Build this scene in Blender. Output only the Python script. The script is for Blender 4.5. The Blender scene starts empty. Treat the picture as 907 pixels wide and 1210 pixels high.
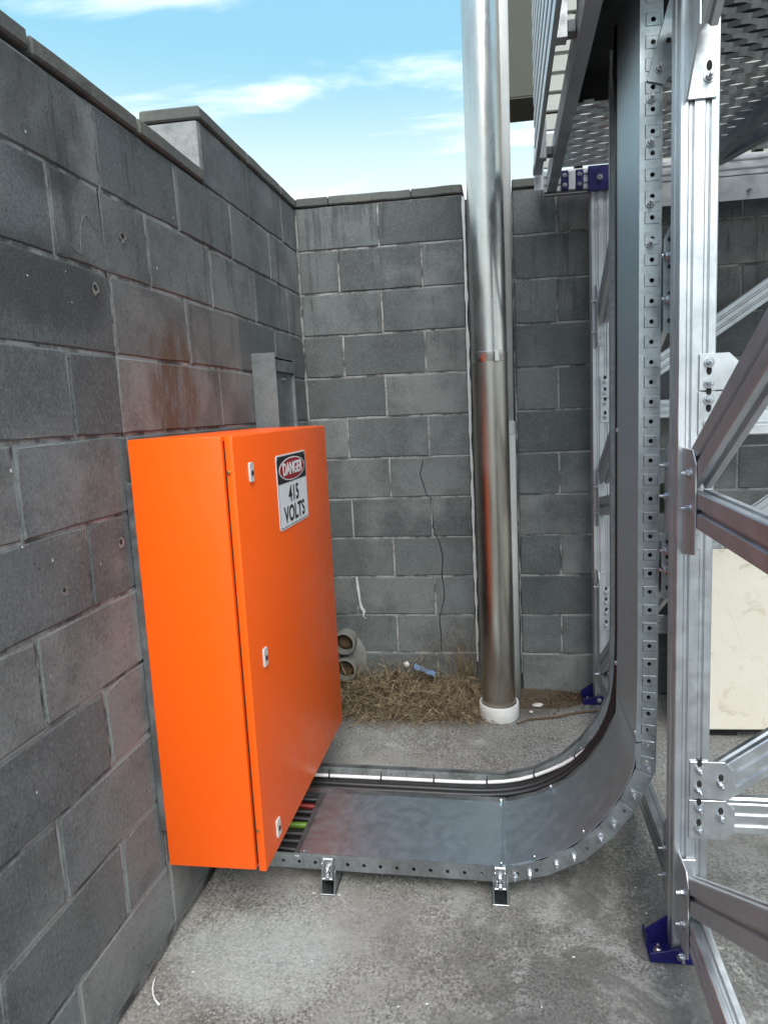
import bpy, bmesh, math, random
from mathutils import Vector, Matrix, noise
random.seed(7)
S = bpy.context.scene
COL = S.collection

# ------------------------------------------------------------------ camera
CAM_POS = Vector((0.967, -3.1839, 1.434))
YAW, PITCH, ROLL, FPX = -0.1419, -0.1327, -0.0441, 776.463
cy_, sy_, cp_, sp_ = math.cos(YAW), math.sin(YAW), math.cos(PITCH), math.sin(PITCH)
fwd = Vector((sy_*cp_, cy_*cp_, sp_)); rgt = Vector((cy_, -sy_, 0)); up_ = rgt.cross(fwd)
c_, s_ = math.cos(ROLL), math.sin(ROLL)
right = c_*rgt + s_*up_; upv = -s_*rgt + c_*up_
cd = bpy.data.cameras.new('camera'); cam = bpy.data.objects.new('camera', cd); COL.objects.link(cam)
cam.matrix_world = Matrix(((right.x, upv.x, -fwd.x, CAM_POS.x), (right.y, upv.y, -fwd.y, CAM_POS.y),
                           (right.z, upv.z, -fwd.z, CAM_POS.z), (0, 0, 0, 1)))
cd.sensor_fit = 'VERTICAL'; cd.sensor_height = 36.0; cd.lens = 36.0*FPX/1210.0
cd.shift_x = -(488.335-453.5)/1210.0; cd.shift_y = (586.682-605.0)/1210.0
cd.clip_start = 0.05; cd.clip_end = 500
S.camera = cam

# ------------------------------------------------------------------ sky, sun, exposure
SUN_EL, SUN_AZ = math.radians(48), math.radians(163)    # azimuth clockwise from +y: behind the camera, to the right
w = bpy.data.worlds.new('World'); S.world = w; w.use_nodes = True
nt = w.node_tree; nt.nodes.clear()
def wn(t, **k):
    n = nt.nodes.new(t)
    for a, b in k.items(): setattr(n, a, b)
    return n
sky = wn('ShaderNodeTexSky', sky_type='NISHITA'); sky.sun_disc = False
sky.sun_elevation = SUN_EL; sky.sun_rotation = SUN_AZ; sky.air_density = 1.0; sky.dust_density = 1.5; sky.ozone_density = 0.6
tc = wn('ShaderNodeTexCoord'); sep = wn('ShaderNodeSeparateXYZ'); nt.links.new(tc.outputs['Generated'], sep.inputs[0])
mz = wn('ShaderNodeMath', operation='MAXIMUM'); mz.inputs[1].default_value = 0.06; nt.links.new(sep.outputs['Z'], mz.inputs[0])
dv = wn('ShaderNodeVectorMath', operation='SCALE'); inv = wn('ShaderNodeMath', operation='DIVIDE'); inv.inputs[0].default_value = 1.0
nt.links.new(mz.outputs[0], inv.inputs[1]); nt.links.new(tc.outputs['Generated'], dv.inputs[0]); nt.links.new(inv.outputs[0], dv.inputs['Scale'])
mp = wn('ShaderNodeMapping'); mp.inputs['Rotation'].default_value = (0, 0, math.radians(-60)); mp.inputs['Scale'].default_value = (0.75, 1.9, 0.0)
mp.inputs['Location'].default_value = (3.3, 2.2, 0)
nt.links.new(dv.outputs[0], mp.inputs['Vector'])
nz = wn('ShaderNodeTexNoise'); nz.inputs['Scale'].default_value = 1.2; nz.inputs['Detail'].default_value = 7; nz.inputs['Roughness'].default_value = 0.56; nz.inputs['Distortion'].default_value = 0.35
nt.links.new(mp.outputs[0], nz.inputs['Vector'])
cr = wn('ShaderNodeMapRange'); cr.interpolation_type = 'SMOOTHSTEP'; cr.inputs['From Min'].default_value = 0.50; cr.inputs['From Max'].default_value = 0.72; cr.inputs['To Max'].default_value = 0.85
nt.links.new(nz.outputs['Fac'], cr.inputs['Value'])
mixc = wn('ShaderNodeMixRGB'); mixc.inputs['Color2'].default_value = (4.4, 4.5, 4.5, 1)
hz = wn('ShaderNodeMapRange'); hz.interpolation_type = 'SMOOTHSTEP'; hz.inputs['From Min'].default_value = 0.80; hz.inputs['From Max'].default_value = 0.35; hz.inputs['To Max'].default_value = 0.95
nt.links.new(sep.outputs['Z'], hz.inputs['Value'])                # thin high haze, whiter toward the horizon all the way round
mxh = wn('ShaderNodeMixRGB'); mxh.inputs['Color2'].default_value = (0.85, 1.95, 2.4, 1); nt.links.new(hz.outputs[0], mxh.inputs['Fac']); nt.links.new(sky.outputs[0], mxh.inputs['Color1'])
hz2 = wn('ShaderNodeMapRange'); hz2.interpolation_type = 'SMOOTHSTEP'; hz2.inputs['From Min'].default_value = 0.47; hz2.inputs['From Max'].default_value = 0.24; hz2.inputs['To Max'].default_value = 0.85
nt.links.new(sep.outputs['Z'], hz2.inputs['Value'])
mxw = wn('ShaderNodeMixRGB'); mxw.inputs['Color2'].default_value = (3.0, 3.25, 3.25, 1); nt.links.new(hz2.outputs[0], mxw.inputs['Fac']); nt.links.new(mxh.outputs[0], mxw.inputs['Color1'])
nt.links.new(cr.outputs[0], mixc.inputs['Fac']); nt.links.new(mxw.outputs[0], mixc.inputs['Color1'])
bg = wn('ShaderNodeBackground'); bg.inputs['Strength'].default_value = 0.15
nt.links.new(mixc.outputs[0], bg.inputs['Color'])
wo = wn('ShaderNodeOutputWorld'); nt.links.new(bg.outputs[0], wo.inputs['Surface'])
sl = bpy.data.lights.new('sun', 'SUN'); sl.energy = 1.5; sl.angle = math.radians(40); sl.color = (0.97, 1.0, 0.95)
sun = bpy.data.objects.new('sun', sl); COL.objects.link(sun)
to_sun = Vector((math.sin(SUN_AZ)*math.cos(SUN_EL), math.cos(SUN_AZ)*math.cos(SUN_EL), math.sin(SUN_EL)))
sun.rotation_euler = to_sun.to_track_quat('Z', 'Y').to_euler(); sun.location = (0, -5, 8)
S.view_settings.view_transform = 'Standard'; S.view_settings.look = 'None'
S.view_settings.exposure = 1.33; S.view_settings.gamma = 1.0; S.view_settings.use_curve_mapping = False
S.render.engine = 'CYCLES'

# ------------------------------------------------------------------ materials
class MT:
    """small node helper around a principled material"""
    def __init__(s, name, color, rough=0.6, metal=0.0, spec=0.5):
        s.m = bpy.data.materials.new(name); s.m.use_nodes = True; s.t = s.m.node_tree
        s.p = s.t.nodes['Principled BSDF']; s.p.inputs['Roughness'].default_value = rough
        s.p.inputs['Metallic'].default_value = metal; s.p.inputs['Specular IOR Level'].default_value = spec
        s.p.inputs['Base Color'].default_value = (*color, 1)
        s.c = None
    def n(s, t, **k):
        n = s.t.nodes.new(t)
        for a, b in k.items(): setattr(n, a, b)
        return n
    def l(s, a, b): s.t.links.new(a, b)
    def coord(s, scale=(1, 1, 1), kind='POS'):
        if kind == 'POS': o = s.n('ShaderNodeNewGeometry').outputs['Position']
        else: o = s.n('ShaderNodeTexCoord').outputs['Object']
        m = s.n('ShaderNodeMapping'); m.inputs['Scale'].default_value = scale; s.l(o, m.inputs['Vector']); return m.outputs[0]
    def noise(s, scale, detail=6, rough=0.6, stretch=(1, 1, 1), kind='POS', dist=0.0):
        n = s.n('ShaderNodeTexNoise'); n.inputs['Scale'].default_value = scale; n.inputs['Detail'].default_value = detail
        n.inputs['Roughness'].default_value = rough; n.inputs['Distortion'].default_value = dist
        s.l(s.coord(stretch, kind), n.inputs['Vector']); return n.outputs['Fac']
    def ramp(s, v, a, b, lo=0.0, hi=1.0, smooth=True):
        r = s.n('ShaderNodeMapRange'); r.interpolation_type = 'SMOOTHSTEP' if smooth else 'LINEAR'
        r.inputs['From Min'].default_value = a; r.inputs['From Max'].default_value = b
        r.inputs['To Min'].default_value = lo; r.inputs['To Max'].default_value = hi
        s.l(v, r.inputs['Value']); return r.outputs[0]
    def math(s, op, a, b):
        r = s.n('ShaderNodeMath', operation=op)
        for i, v in enumerate((a, b)):
            if isinstance(v, (int, float)): r.inputs[i].default_value = v
            else: s.l(v, r.inputs[i])
        return r.outputs[0]
    def mix(s, fac, col, mode='MIX'):
        """lay colour (tuple or socket) over the current base colour"""
        m = s.n('ShaderNodeMixRGB', blend_type=mode)
        if isinstance(fac, (int, float)): m.inputs[0].default_value = fac
        else: s.l(fac, m.inputs[0])
        if s.c is None: m.inputs[1].default_value = s.p.inputs['Base Color'].default_value
        else: s.l(s.c, m.inputs[1])
        if isinstance(col, tuple): m.inputs[2].default_value = (*col, 1)
        else: s.l(col, m.inputs[2])
        s.c = m.outputs[0]; s.l(s.c, s.p.inputs['Base Color']); return s
    def bump(s, v, strength=0.3, dist=0.002):
        b = s.n('ShaderNodeBump'); b.inputs['Strength'].default_value = strength; b.inputs['Distance'].default_value = dist
        s.l(v, b.inputs['Height']); s.l(b.outputs[0], s.p.inputs['Normal']); return s
    def roughv(s, v): s.l(v, s.p.inputs['Roughness']); return s
    def pos(s):
        g = s.n('ShaderNodeNewGeometry'); x = s.n('ShaderNodeSeparateXYZ'); s.l(g.outputs['Position'], x.inputs[0]); return x.outputs
    def blob(s, axis_vals, radii):
        """0..1 mask round a point of the place; axis_vals dict axis->centre, radii dict axis->radius"""
        P = s.pos(); acc = None
        for a, cval in axis_vals.items():
            d = s.math('DIVIDE', s.math('SUBTRACT', P['XYZ'.index(a)], cval), radii[a]); d2 = s.math('MULTIPLY', d, d)
            acc = d2 if acc is None else s.math('ADD', acc, d2)
        return s.ramp(acc, 1.0, 0.0)

def mat_block():
    M = MT('concrete_block', (0.160, 0.178, 0.178), 0.92, spec=0.25)
    rnd = M.n('ShaderNodeObjectInfo').outputs['Random']
    M.mix(M.ramp(rnd, 0, 1, 0.0, 0.85, False), (0.085, 0.092, 0.093))
    M.mix(M.ramp(M.math('FRACT', M.math('MULTIPLY', rnd, 7.13), 0), 0.5, 1, 0, 0.65), (0.25, 0.252, 0.24))
    M.mix(M.ramp(M.noise(3.0, 7, 0.7), 0.40, 0.66, 0, 0.7), (0.07, 0.075, 0.075))
    M.mix(M.ramp(M.noise(4.0, 5, 0.7, (2.2, 2.2, 0.35)), 0.55, 0.8, 0, 0.6), (0.05, 0.053, 0.053))      # run-off streaks
    M.mix(M.ramp(M.noise(2.1, 5, 0.6, (1, 1, 1.3)), 0.52, 0.72, 0, 0.5), (0.27, 0.275, 0.27))            # pale bloom
    fine = M.noise(150, 4, 0.8, (1, 1, 0.6))
    M.mix(M.ramp(fine, 0.5, 0.75, 0, 0.5), (0.28, 0.29, 0.29))
    M.mix(M.ramp(fine, 0.5, 0.28, 0, 0.55), (0.04, 0.042, 0.043))
    # rust run on the left wall above the cabinet
    rb = M.math('MULTIPLY', M.blob({'X': 0, 'Y': -1.32, 'Z': 1.53}, {'X': 0.1, 'Y': 0.20, 'Z': 0.25}), M.ramp(M.noise(9, 6, 0.75, (1, 1.5, 0.5)), 0.34, 0.62))
    M.mix(M.ramp(rb, 0.02, 0.8, 0, 0.7), (0.10, 0.058, 0.028))
    # sooty patches on the left wall
    sb = M.math('MULTIPLY', M.blob({'X': 0, 'Y': -1.82, 'Z': 1.73}, {'X': 0.1, 'Y': 0.3, 'Z': 0.16}), M.noise(6, 4, 0.6))
    M.mix(M.ramp(sb, 0.1, 0.5, 0, 0.6), (0.045, 0.047, 0.047))
    sb = M.math('MULTIPLY', M.blob({'X': 0, 'Y': -1.8, 'Z': 2.08}, {'X': 0.1, 'Y': 0.22, 'Z': 0.2}), M.noise(7, 4, 0.6))
    M.mix(M.ramp(sb, 0.1, 0.5, 0, 0.6), (0.04, 0.042, 0.04))
    runs = M.math('MULTIPLY', M.ramp(M.noise(7, 6, 0.75, (1.6, 1.6, 0.16)), 0.50, 0.68), M.ramp(M.pos()[2], 1.1, 2.3))
    M.mix(M.ramp(runs, 0.0, 0.8, 0, 0.6), (0.045, 0.048, 0.047))                                     # weather runs below the capping
    M.mix(M.ramp(M.noise(13, 7, 0.8), 0.63, 0.72, 0, 0.5), (0.30, 0.305, 0.295))                       # scuffs and lime bloom
    pores = M.ramp(M.noise(75, 3, 0.7), 0.66, 0.72)
    M.mix(M.math('MULTIPLY', pores, 0.8), (0.03, 0.032, 0.032))
    M.bump(M.math('SUBTRACT', M.math('ADD', M.noise(190, 4, 0.75), M.math('MULTIPLY', M.noise(28, 5, 0.7), 0.9)), pores), 0.6, 0.003)
    return M.m
def mat_mortar():
    M = MT('mortar', (0.33, 0.33, 0.32), 0.95, spec=0.2)
    M.mix(M.ramp(M.noise(5, 6, 0.7), 0.44, 0.58, 0, 0.9), (0.06, 0.062, 0.06))
    M.mix(M.ramp(M.noise(2.3, 5, 0.6), 0.5, 0.7, 0, 0.7), (0.36, 0.36, 0.35))
    M.bump(M.noise(120, 5, 0.8), 0.8, 0.004); return M.m
def mat_cap():
    M = MT('cap_stone', (0.13, 0.135, 0.126), 0.95, spec=0.2)
    rnd = M.n('ShaderNodeObjectInfo').outputs['Random']
    M.mix(M.ramp(rnd, 0, 1, 0, 0.5, False), (0.06, 0.06, 0.056))
    M.mix(M.ramp(M.noise(6, 6, 0.7), 0.45, 0.7, 0, 0.6), (0.19, 0.19, 0.165))
    M.mix(M.ramp(M.noise(60, 4, 0.8), 0.5, 0.75, 0, 0.6), (0.045, 0.046, 0.043))
    M.bump(M.noise(90, 5, 0.8), 0.7, 0.004); return M.m
def mat_concrete():
    M = MT('yard_concrete', (0.30, 0.297, 0.278), 0.88, spec=0.3)
    M.mix(M.ramp(M.noise(1.9, 8, 0.7), 0.40, 0.60, 0, 0.75), (0.21, 0.20, 0.18))
    M.mix(M.ramp(M.noise(6.5, 9, 0.8, dist=0.5), 0.49, 0.66, 0, 0.7), (0.135, 0.128, 0.112))
    wear = M.ramp(M.noise(2.4, 6, 0.65), 0.36, 0.58)
    amt = M.math('ADD', M.math('MULTIPLY', wear, 0.75), 0.2)
    g = M.noise(120, 5, 0.75); g2 = M.noise(45, 6, 0.8, dist=0.3)
    M.mix(M.math('MULTIPLY', M.ramp(g, 0.50, 0.60, 0, 0.95), amt), (0.075, 0.073, 0.067))
    M.mix(M.math('MULTIPLY', M.ramp(g2, 0.52, 0.64, 0, 0.7), wear), (0.10, 0.096, 0.088))
    M.mix(M.math('MULTIPLY', M.ramp(g, 0.46, 0.36, 0, 0.8), amt), (0.50, 0.495, 0.47))
    M.mix(M.ramp(M.noise(3.1, 7, 0.7, (1, 1.4, 1), dist=0.8), 0.56, 0.68, 0, 0.5), (0.40, 0.395, 0.375))
    M.mix(M.ramp(M.noise(2.7, 8, 0.75, (1.3, 1, 1), dist=0.6), 0.57, 0.66, 0, 0.55), (0.10, 0.097, 0.088))
    sb = M.math('MULTIPLY', M.blob({'X': 1.35, 'Y': -1.75}, {'X': 0.75, 'Y': 0.75}), M.ramp(M.noise(4.5, 8, 0.75, dist=0.5), 0.36, 0.62))   # darker mottled patch round the frame foot
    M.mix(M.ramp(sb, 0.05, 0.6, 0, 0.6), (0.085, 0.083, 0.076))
    wb = M.math('MULTIPLY', M.blob({'X': 0.28, 'Y': -1.68}, {'X': 0.34, 'Y': 0.24}), M.noise(9, 6, 0.7))        # paint-pale wash
    M.mix(M.ramp(wb, 0.12, 0.5, 0, 0.5), (0.43, 0.46, 0.44))
    db = M.math('MULTIPLY', M.blob({'X': 0.55, 'Y': -0.08}, {'X': 0.95, 'Y': 0.42}), M.noise(5, 7, 0.7))        # damp soil by the wall
    M.mix(M.ramp(db, 0.12, 0.42, 0, 0.8), (0.105, 0.088, 0.068))
    M.bump(M.math('ADD', g2, M.math('ADD', g, M.math('MULTIPLY', M.noise(8, 5, 0.6), 0.6))), 0.7, 0.005)
    M.roughv(M.ramp(M.noise(4, 5, 0.6), 0.3, 0.7, 0.75, 0.95)); return M.m
def mat_galv(name='galvanised_steel', base=(0.46, 0.50, 0.52), rough=0.42, spangle=True):
    M = MT(name, base, rough, 1.0)
    if spangle:
        v = M.n('ShaderNodeTexVoronoi'); v.inputs['Scale'].default_value = 75; M.l(M.coord(), v.inputs['Vector'])
        M.mix(M.ramp(v.outputs['Color'], 0.2, 0.9, 0, 0.35), tuple(c*0.62 for c in base))
    M.mix(M.ramp(M.noise(14, 6, 0.7), 0.45, 0.7, 0, 0.4), tuple(c*0.6 for c in base))
    M.roughv(M.ramp(M.noise(11, 5, 0.65), 0.3, 0.7, rough-0.1, rough+0.14))
    M.bump(M.noise(60, 3, 0.6), 0.06, 0.001); return M.m
def mat_alu(name='aluminium', base=(0.58, 0.605, 0.625), rough=0.40):
    M = MT(name, base, rough, 1.0)
    M.mix(M.ramp(M.noise(5, 5, 0.6), 0.42, 0.72, 0, 0.3), tuple(c*0.68 for c in base))
    M.mix(M.ramp(M.noise(30, 6, 0.8), 0.55, 0.72, 0, 0.3), tuple(min(1, c*1.25) for c in base))
    M.roughv(M.ramp(M.noise(17, 5, 0.7), 0.3, 0.7, rough-0.08, rough+0.16))
    M.bump(M.noise(130, 3, 0.7), 0.05, 0.001); return M.m
def mat_cover():
    M = MT('tray_cover_steel', (0.51, 0.625, 0.68), 0.45, 1.0)
    M.mix(M.ramp(M.noise(40, 7, 0.8), 0.5, 0.7, 0, 0.15), (0.43, 0.52, 0.57))
    M.mix(M.ramp(M.noise(9, 7, 0.8, (1, 6, 1)), 0.60, 0.72, 0, 0.3), (0.66, 0.74, 0.78))
    M.roughv(M.ramp(M.noise(30, 7, 0.75), 0.3, 0.7, 0.40, 0.52)); M.bump(M.noise(3, 2, 0.5), 0.03, 0.005); return M.m
def mat_paint(name, col, rough=0.34):
    M = MT(name, col, rough, 0, 0.45)
    M.mix(M.ramp(M.noise(2.5, 4, 0.6), 0.4, 0.75, 0, 0.10), tuple(c*0.8 for c in col))
    M.roughv(M.ramp(M.noise(12, 6, 0.7), 0.3, 0.7, rough-0.05, rough+0.09))
    M.mix(M.ramp(M.noise(9, 6, 0.75, (1.5, 1.5, 0.2)), 0.58, 0.75, 0, 0.12), tuple(min(1, c*0.9+0.06) for c in col))   # dusty rain runs
    M.bump(M.math('ADD', M.math('MULTIPLY', M.noise(420, 3, 0.7), 0.10), M.math('MULTIPLY', M.noise(2.2, 2, 0.5), 3.0)), 0.25, 0.0015); return M.m
def mat_stainless(name, base, stain):
    M = MT(name, base, 0.2, 1.0)
    M.mix(M.ramp(M.noise(3.0, 6, 0.65, (2, 2, 0.5)), 0.4, 0.68, 0, stain), (0.30, 0.21, 0.135))
    M.mix(M.ramp(M.noise(24, 6, 0.8, (1, 1, 0.3)), 0.5, 0.75, 0, 0.35), (0.42, 0.41, 0.38))
    M.roughv(M.ramp(M.noise(6, 6, 0.7, (1, 1, 0.4)), 0.3, 0.7, 0.13+stain*0.20, 0.28+stain*0.24))
    M.bump(M.noise(5, 3, 0.5, (1, 1, 2)), 0.12, 0.004); return M.m
def mat_plain(name, col, rough=0.6, metal=0.0, var=0.25, sc=12.0, bump=0.15):
    M = MT(name, col, rough, metal)
    M.mix(M.ramp(M.noise(sc, 6, 0.7), 0.4, 0.7, 0, var*2), tuple(c*0.6 for c in col))
    if bump: M.bump(M.noise(sc*6, 4, 0.7), bump, 0.002)
    return M.m
def mat_slab():
    M = MT('cream_slab', (0.60, 0.56, 0.475), 0.6, spec=0.35)
    M.mix(M.ramp(M.noise(2.2, 7, 0.65), 0.4, 0.7, 0, 0.6), (0.50, 0.45, 0.355))
    M.mix(M.ramp(M.noise(7, 8, 0.75, dist=1.2), 0.54, 0.64, 0, 0.5), (0.36, 0.29, 0.20))
    M.mix(M.ramp(M.noise(35, 6, 0.8), 0.63, 0.70, 0, 0.5), (0.28, 0.23, 0.16))
    M.bump(M.noise(40, 5, 0.7), 0.2, 0.002); return M.m
def mat_straw():
    M = MT('dry_straw', (0.27, 0.205, 0.125), 0.85, spec=0.2)
    M.mix(M.ramp(M.noise(24, 3, 0.6), 0.42, 0.58), (0.12, 0.085, 0.052))
    M.mix(M.ramp(M.noise(11, 3, 0.6), 0.56, 0.66, 0, 0.6), (0.20, 0.19, 0.09))
    M.mix(M.ramp(M.noise(38, 2, 0.6), 0.55, 0.65, 0, 0.8), (0.45, 0.375, 0.25)); return M.m
X = dict(block=mat_block(), mortar=mat_mortar(), cap=mat_cap(), conc=mat_concrete(), galv=mat_galv(), alu=mat_alu(),
         galv_web=mat_galv('weathered_galvanised_steel', (0.50, 0.54, 0.55), 0.66), galv_dark=mat_galv('dull_galvanised_steel', (0.28, 0.31, 0.32), 0.62), alu_dull=mat_alu('dull_aluminium', (0.54, 0.56, 0.575), 0.48),
         zinc=mat_galv('zinc_fastener', (0.52, 0.54, 0.56), 0.36, False), cover=mat_cover(),
         orange=mat_paint('orange_enamel', (0.93, 0.112, 0.004)), blue=mat_paint('blue_enamel', (0.006, 0.006, 0.085), 0.4),
         ss=mat_stainless('bright_stainless', (0.66, 0.65, 0.62), 0.35), ss2=mat_stainless('stained_stainless', (0.50, 0.47, 0.42), 0.7),
         pvc=mat_plain('white_pvc', (0.72, 0.72, 0.70), 0.4, 0, 0.12, 9), pvcg=mat_plain('grey_pvc', (0.60, 0.60, 0.575), 0.5, 0, 0.12, 6),
         caulk=mat_plain('white_sealant', (0.66, 0.66, 0.64), 0.6, 0, 0.2, 18),
         rubber=mat_plain('black_cable_sheath', (0.016, 0.016, 0.017), 0.42, 0, 0.1, 30), white=mat_plain('white_cable_sheath', (0.75, 0.75, 0.74), 0.65, 0, 0.1, 30),
         red=mat_plain('red_cable_sheath', (0.22, 0.015, 0.012), 0.4, 0, 0.1, 30), green=mat_plain('green_cable_sheath', (0.12, 0.24, 0.02), 0.4, 0, 0.1, 30),
         signw=mat_plain('sign_white', (0.78, 0.79, 0.80), 0.35, 0, 0.05, 20, 0), signb=mat_plain('sign_black', (0.012, 0.012, 0.014), 0.4, 0, 0.1, 20, 0),
         signr=mat_plain('sign_red', (0.32, 0.012, 0.018), 0.4, 0, 0.1, 20, 0), latch=mat_plain('latch_plate', (0.62, 0.60, 0.58), 0.4, 0, 0.1, 30),
         brass=mat_plain('brass_screw', (0.75, 0.52, 0.18), 0.3, 1.0, 0.1, 60, 0), slab=mat_slab(), straw=mat_straw(),
         olive=mat_plain('olive_cladding', (0.055, 0.06, 0.043), 0.7, 0, 0.12, 3), slat=mat_plain('pale_slat', (0.36, 0.37, 0.34), 0.6, 0, 0.15, 5),
         dark=mat_plain('dark_housing', (0.012, 0.012, 0.013), 0.6, 0, 0.1, 8), soil=mat_plain('dirt', (0.10, 0.075, 0.05), 0.95, 0, 0.35, 25, 0.8),
         wrapper=mat_plain('blue_wrapper', (0.16, 0.24, 0.38), 0.3, 0, 0.2, 40), paper=mat_plain('pale_scrap', (0.6, 0.58, 0.53), 0.7, 0, 0.2, 40),
         root=mat_plain('brown_root', (0.12, 0.075, 0.04), 0.85, 0, 0.3, 40), chalk=mat_plain('chalk', (0.62, 0.63, 0.63), 0.95, 0, 0.3, 80),
         crackm=mat_plain('crack_shadow', (0.02, 0.02, 0.02), 0.95, 0, 0.2, 40), render=mat_plain('pale_render', (0.30, 0.31, 0.31), 0.9, 0, 0.45, 16, 0.6),
         hole=mat_plain('deep_hole', (0.018, 0.016, 0.014), 0.95, 0, 0.2, 40), clay=mat_plain('drain_mortar', (0.22, 0.215, 0.20), 0.9, 0, 0.3, 18, 0.7))

# ------------------------------------------------------------------ object helpers
def me(name, verts, faces, mat, smooth=False):
    m = bpy.data.meshes.new(name); m.from_pydata([tuple(v) for v in verts], [], faces); m.update()
    if mat is not None:
        for k in (mat if isinstance(mat, (list, tuple)) else [mat]): m.materials.append(X[k] if isinstance(k, str) else k)
    if smooth:
        for p in m.polygons: p.use_smooth = True
    return m
def bm_me(name, bm, mat, smooth=False, angle=None):
    m = bpy.data.meshes.new(name); bmesh.ops.recalc_face_normals(bm, faces=bm.faces); bm.to_mesh(m); bm.free(); m.materials.append(X[mat])
    if smooth:
        for p in m.polygons: p.use_smooth = True
        if angle: m.set_sharp_from_angle(angle=math.radians(angle))
    return m
def ob(name, mesh, parent=None, mtx=None):
    o = bpy.data.objects.new(name, mesh); COL.objects.link(o)
    if parent is not None:
        o.parent = parent; o.matrix_parent_inverse = parent['_inv'] if False else WINV[parent.name]
    if mtx is not None: o.matrix_basis = mtx
    wm = (mtx.copy() if mtx is not None else Matrix.Identity(4))
    WINV[o.name] = wm.inverted()
    return o
WINV = {}
def thing(name, loc, label, cat, group=None):
    o = bpy.data.objects.new(name, None); COL.objects.link(o); o.location = loc; o.empty_display_size = 0.1
    WINV[o.name] = Matrix.Translation(-Vector(loc)); tag(o, label, cat, group); return o
def tag(o, label, cat, group=None):
    o['label'] = label; o['category'] = cat
    if group: o['group'] = group
    return o
def struct(o, kind='structure'): o['kind'] = kind; return o
def box_bm(x0, x1, y0, y1, z0, z1, bev=0.0, seg=1, bm=None):
    own = bm is None
    b = bmesh.new()
    bmesh.ops.create_cube(b, size=1.0)
    for v in b.verts: v.co = Vector(((x0+x1)/2+v.co.x*(x1-x0), (y0+y1)/2+v.co.y*(y1-y0), (z0+z1)/2+v.co.z*(z1-z0)))
    if bev: bmesh.ops.bevel(b, geom=list(b.edges), offset=bev, segments=seg, profile=0.5, affect='EDGES')
    if own: return b
    t = bpy.data.meshes.new('t'); b.to_mesh(t); b.free(); bm.from_mesh(t); bpy.data.meshes.remove(t); return bm
def box(name, parent, mat, x0, x1, y0, y1, z0, z1, bev=0.0, seg=1):
    return ob(name, bm_me(name, box_bm(x0, x1, y0, y1, z0, z1, bev, seg), mat), parent)
def extrude_path(prof, p0, p1, xdir, mat, name, cap=True):
    """extrude a closed 2-D profile (u along xdir, v along normal) from p0 to p1"""
    p0, p1 = Vector(p0), Vector(p1); d = (p1-p0).normalized(); u = Vector(xdir); u = (u-d*u.dot(d)).normalized(); v = d.cross(u)
    n = len(prof); vs = [p0+u*a+v*b for a, b in prof]+[p1+u*a+v*b for a, b in prof]
    fs = [(i, (i+1) % n, n+(i+1) % n, n+i) for i in range(n)]
    if cap: fs += [tuple(range(n-1, -1, -1)), tuple(range(n, 2*n))]
    m = me(name, vs, fs, mat)
    bm = bmesh.new(); bm.from_mesh(m); bmesh.ops.recalc_face_normals(bm, faces=bm.faces); bm.to_mesh(m); bm.free(); return m
def tube_me(name, pts, r, mat, seg=10, closed_ends=True, radii=None):
    pts = [Vector(p) for p in pts]; n = len(pts); vs = []; fs = []
    prev = None
    for i, p in enumerate(pts):
        t = (pts[min(i+1, n-1)]-pts[max(i-1, 0)]).normalized()
        if prev is None:
            a = Vector((0, 0, 1)) if abs(t.z) < 0.9 else Vector((1, 0, 0)); u = a.cross(t).normalized()
        else: u = (prev-t*prev.dot(t)).normalized()
        prev = u; v = t.cross(u); rr = radii[i] if radii else r
        for k in range(seg):
            a = 2*math.pi*k/seg; vs.append(p+(u*math.cos(a)+v*math.sin(a))*rr)
    for i in range(n-1):
        for k in range(seg): fs.append((i*seg+k, i*seg+(k+1) % seg, (i+1)*seg+(k+1) % seg, (i+1)*seg+k))
    if closed_ends: fs += [tuple(range(seg-1, -1, -1)), tuple(range((n-1)*seg, n*seg))]
    m = me(name, vs, fs, mat, True); return m
def lathe_me(name, prof, mat, seg=40, center=(0, 0, 0), smooth=True):
    """prof list of (r,z)"""
    c = Vector(center); vs = []; fs = []; n = len(prof)
    for k in range(seg):
        a = 2*math.pi*k/seg
        for r, z in prof: vs.append(c+Vector((r*math.cos(a), r*math.sin(a), z)))
    for k in range(seg):
        k2 = (k+1) % seg
        for i in range(n-1): fs.append((k*n+i, k2*n+i, k2*n+i+1, k*n+i+1))
    m = me(name, vs, fs, mat, smooth); m.set_sharp_from_angle(angle=math.radians(40)); return m
def frame_mtx(origin, normal, up=(0, 0, 1)):
    z = Vector(normal).normalized(); u = Vector(up); u = (u-z*u.dot(z)).normalized(); xx = u.cross(z)
    return Matrix(((xx.x, u.x, z.x, origin[0]), (xx.y, u.y, z.y, origin[1]), (xx.z, u.z, z.z, origin[2]), (0, 0, 0, 1)))
def poly_plate(name, pts, th, mat, mtx, bev=0.0008):
    """extruded outline, pts in local xy, thickness along +z of mtx"""
    n = len(pts); vs = [Vector((a, b, 0)) for a, b in pts]+[Vector((a, b, th)) for a, b in pts]
    fs = [tuple(range(n-1, -1, -1)), tuple(range(n, 2*n))]+[(i, (i+1) % n, n+(i+1) % n, n+i) for i in range(n)]
    m = me(name, [mtx @ v for v in vs], fs, mat)
    bm = bmesh.new(); bm.from_mesh(m); bmesh.ops.recalc_face_normals(bm, faces=bm.faces)
    if bev: bmesh.ops.bevel(bm, geom=list(bm.edges), offset=bev, segments=1, affect='EDGES')
    bm.to_mesh(m); bm.free(); return m

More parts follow.
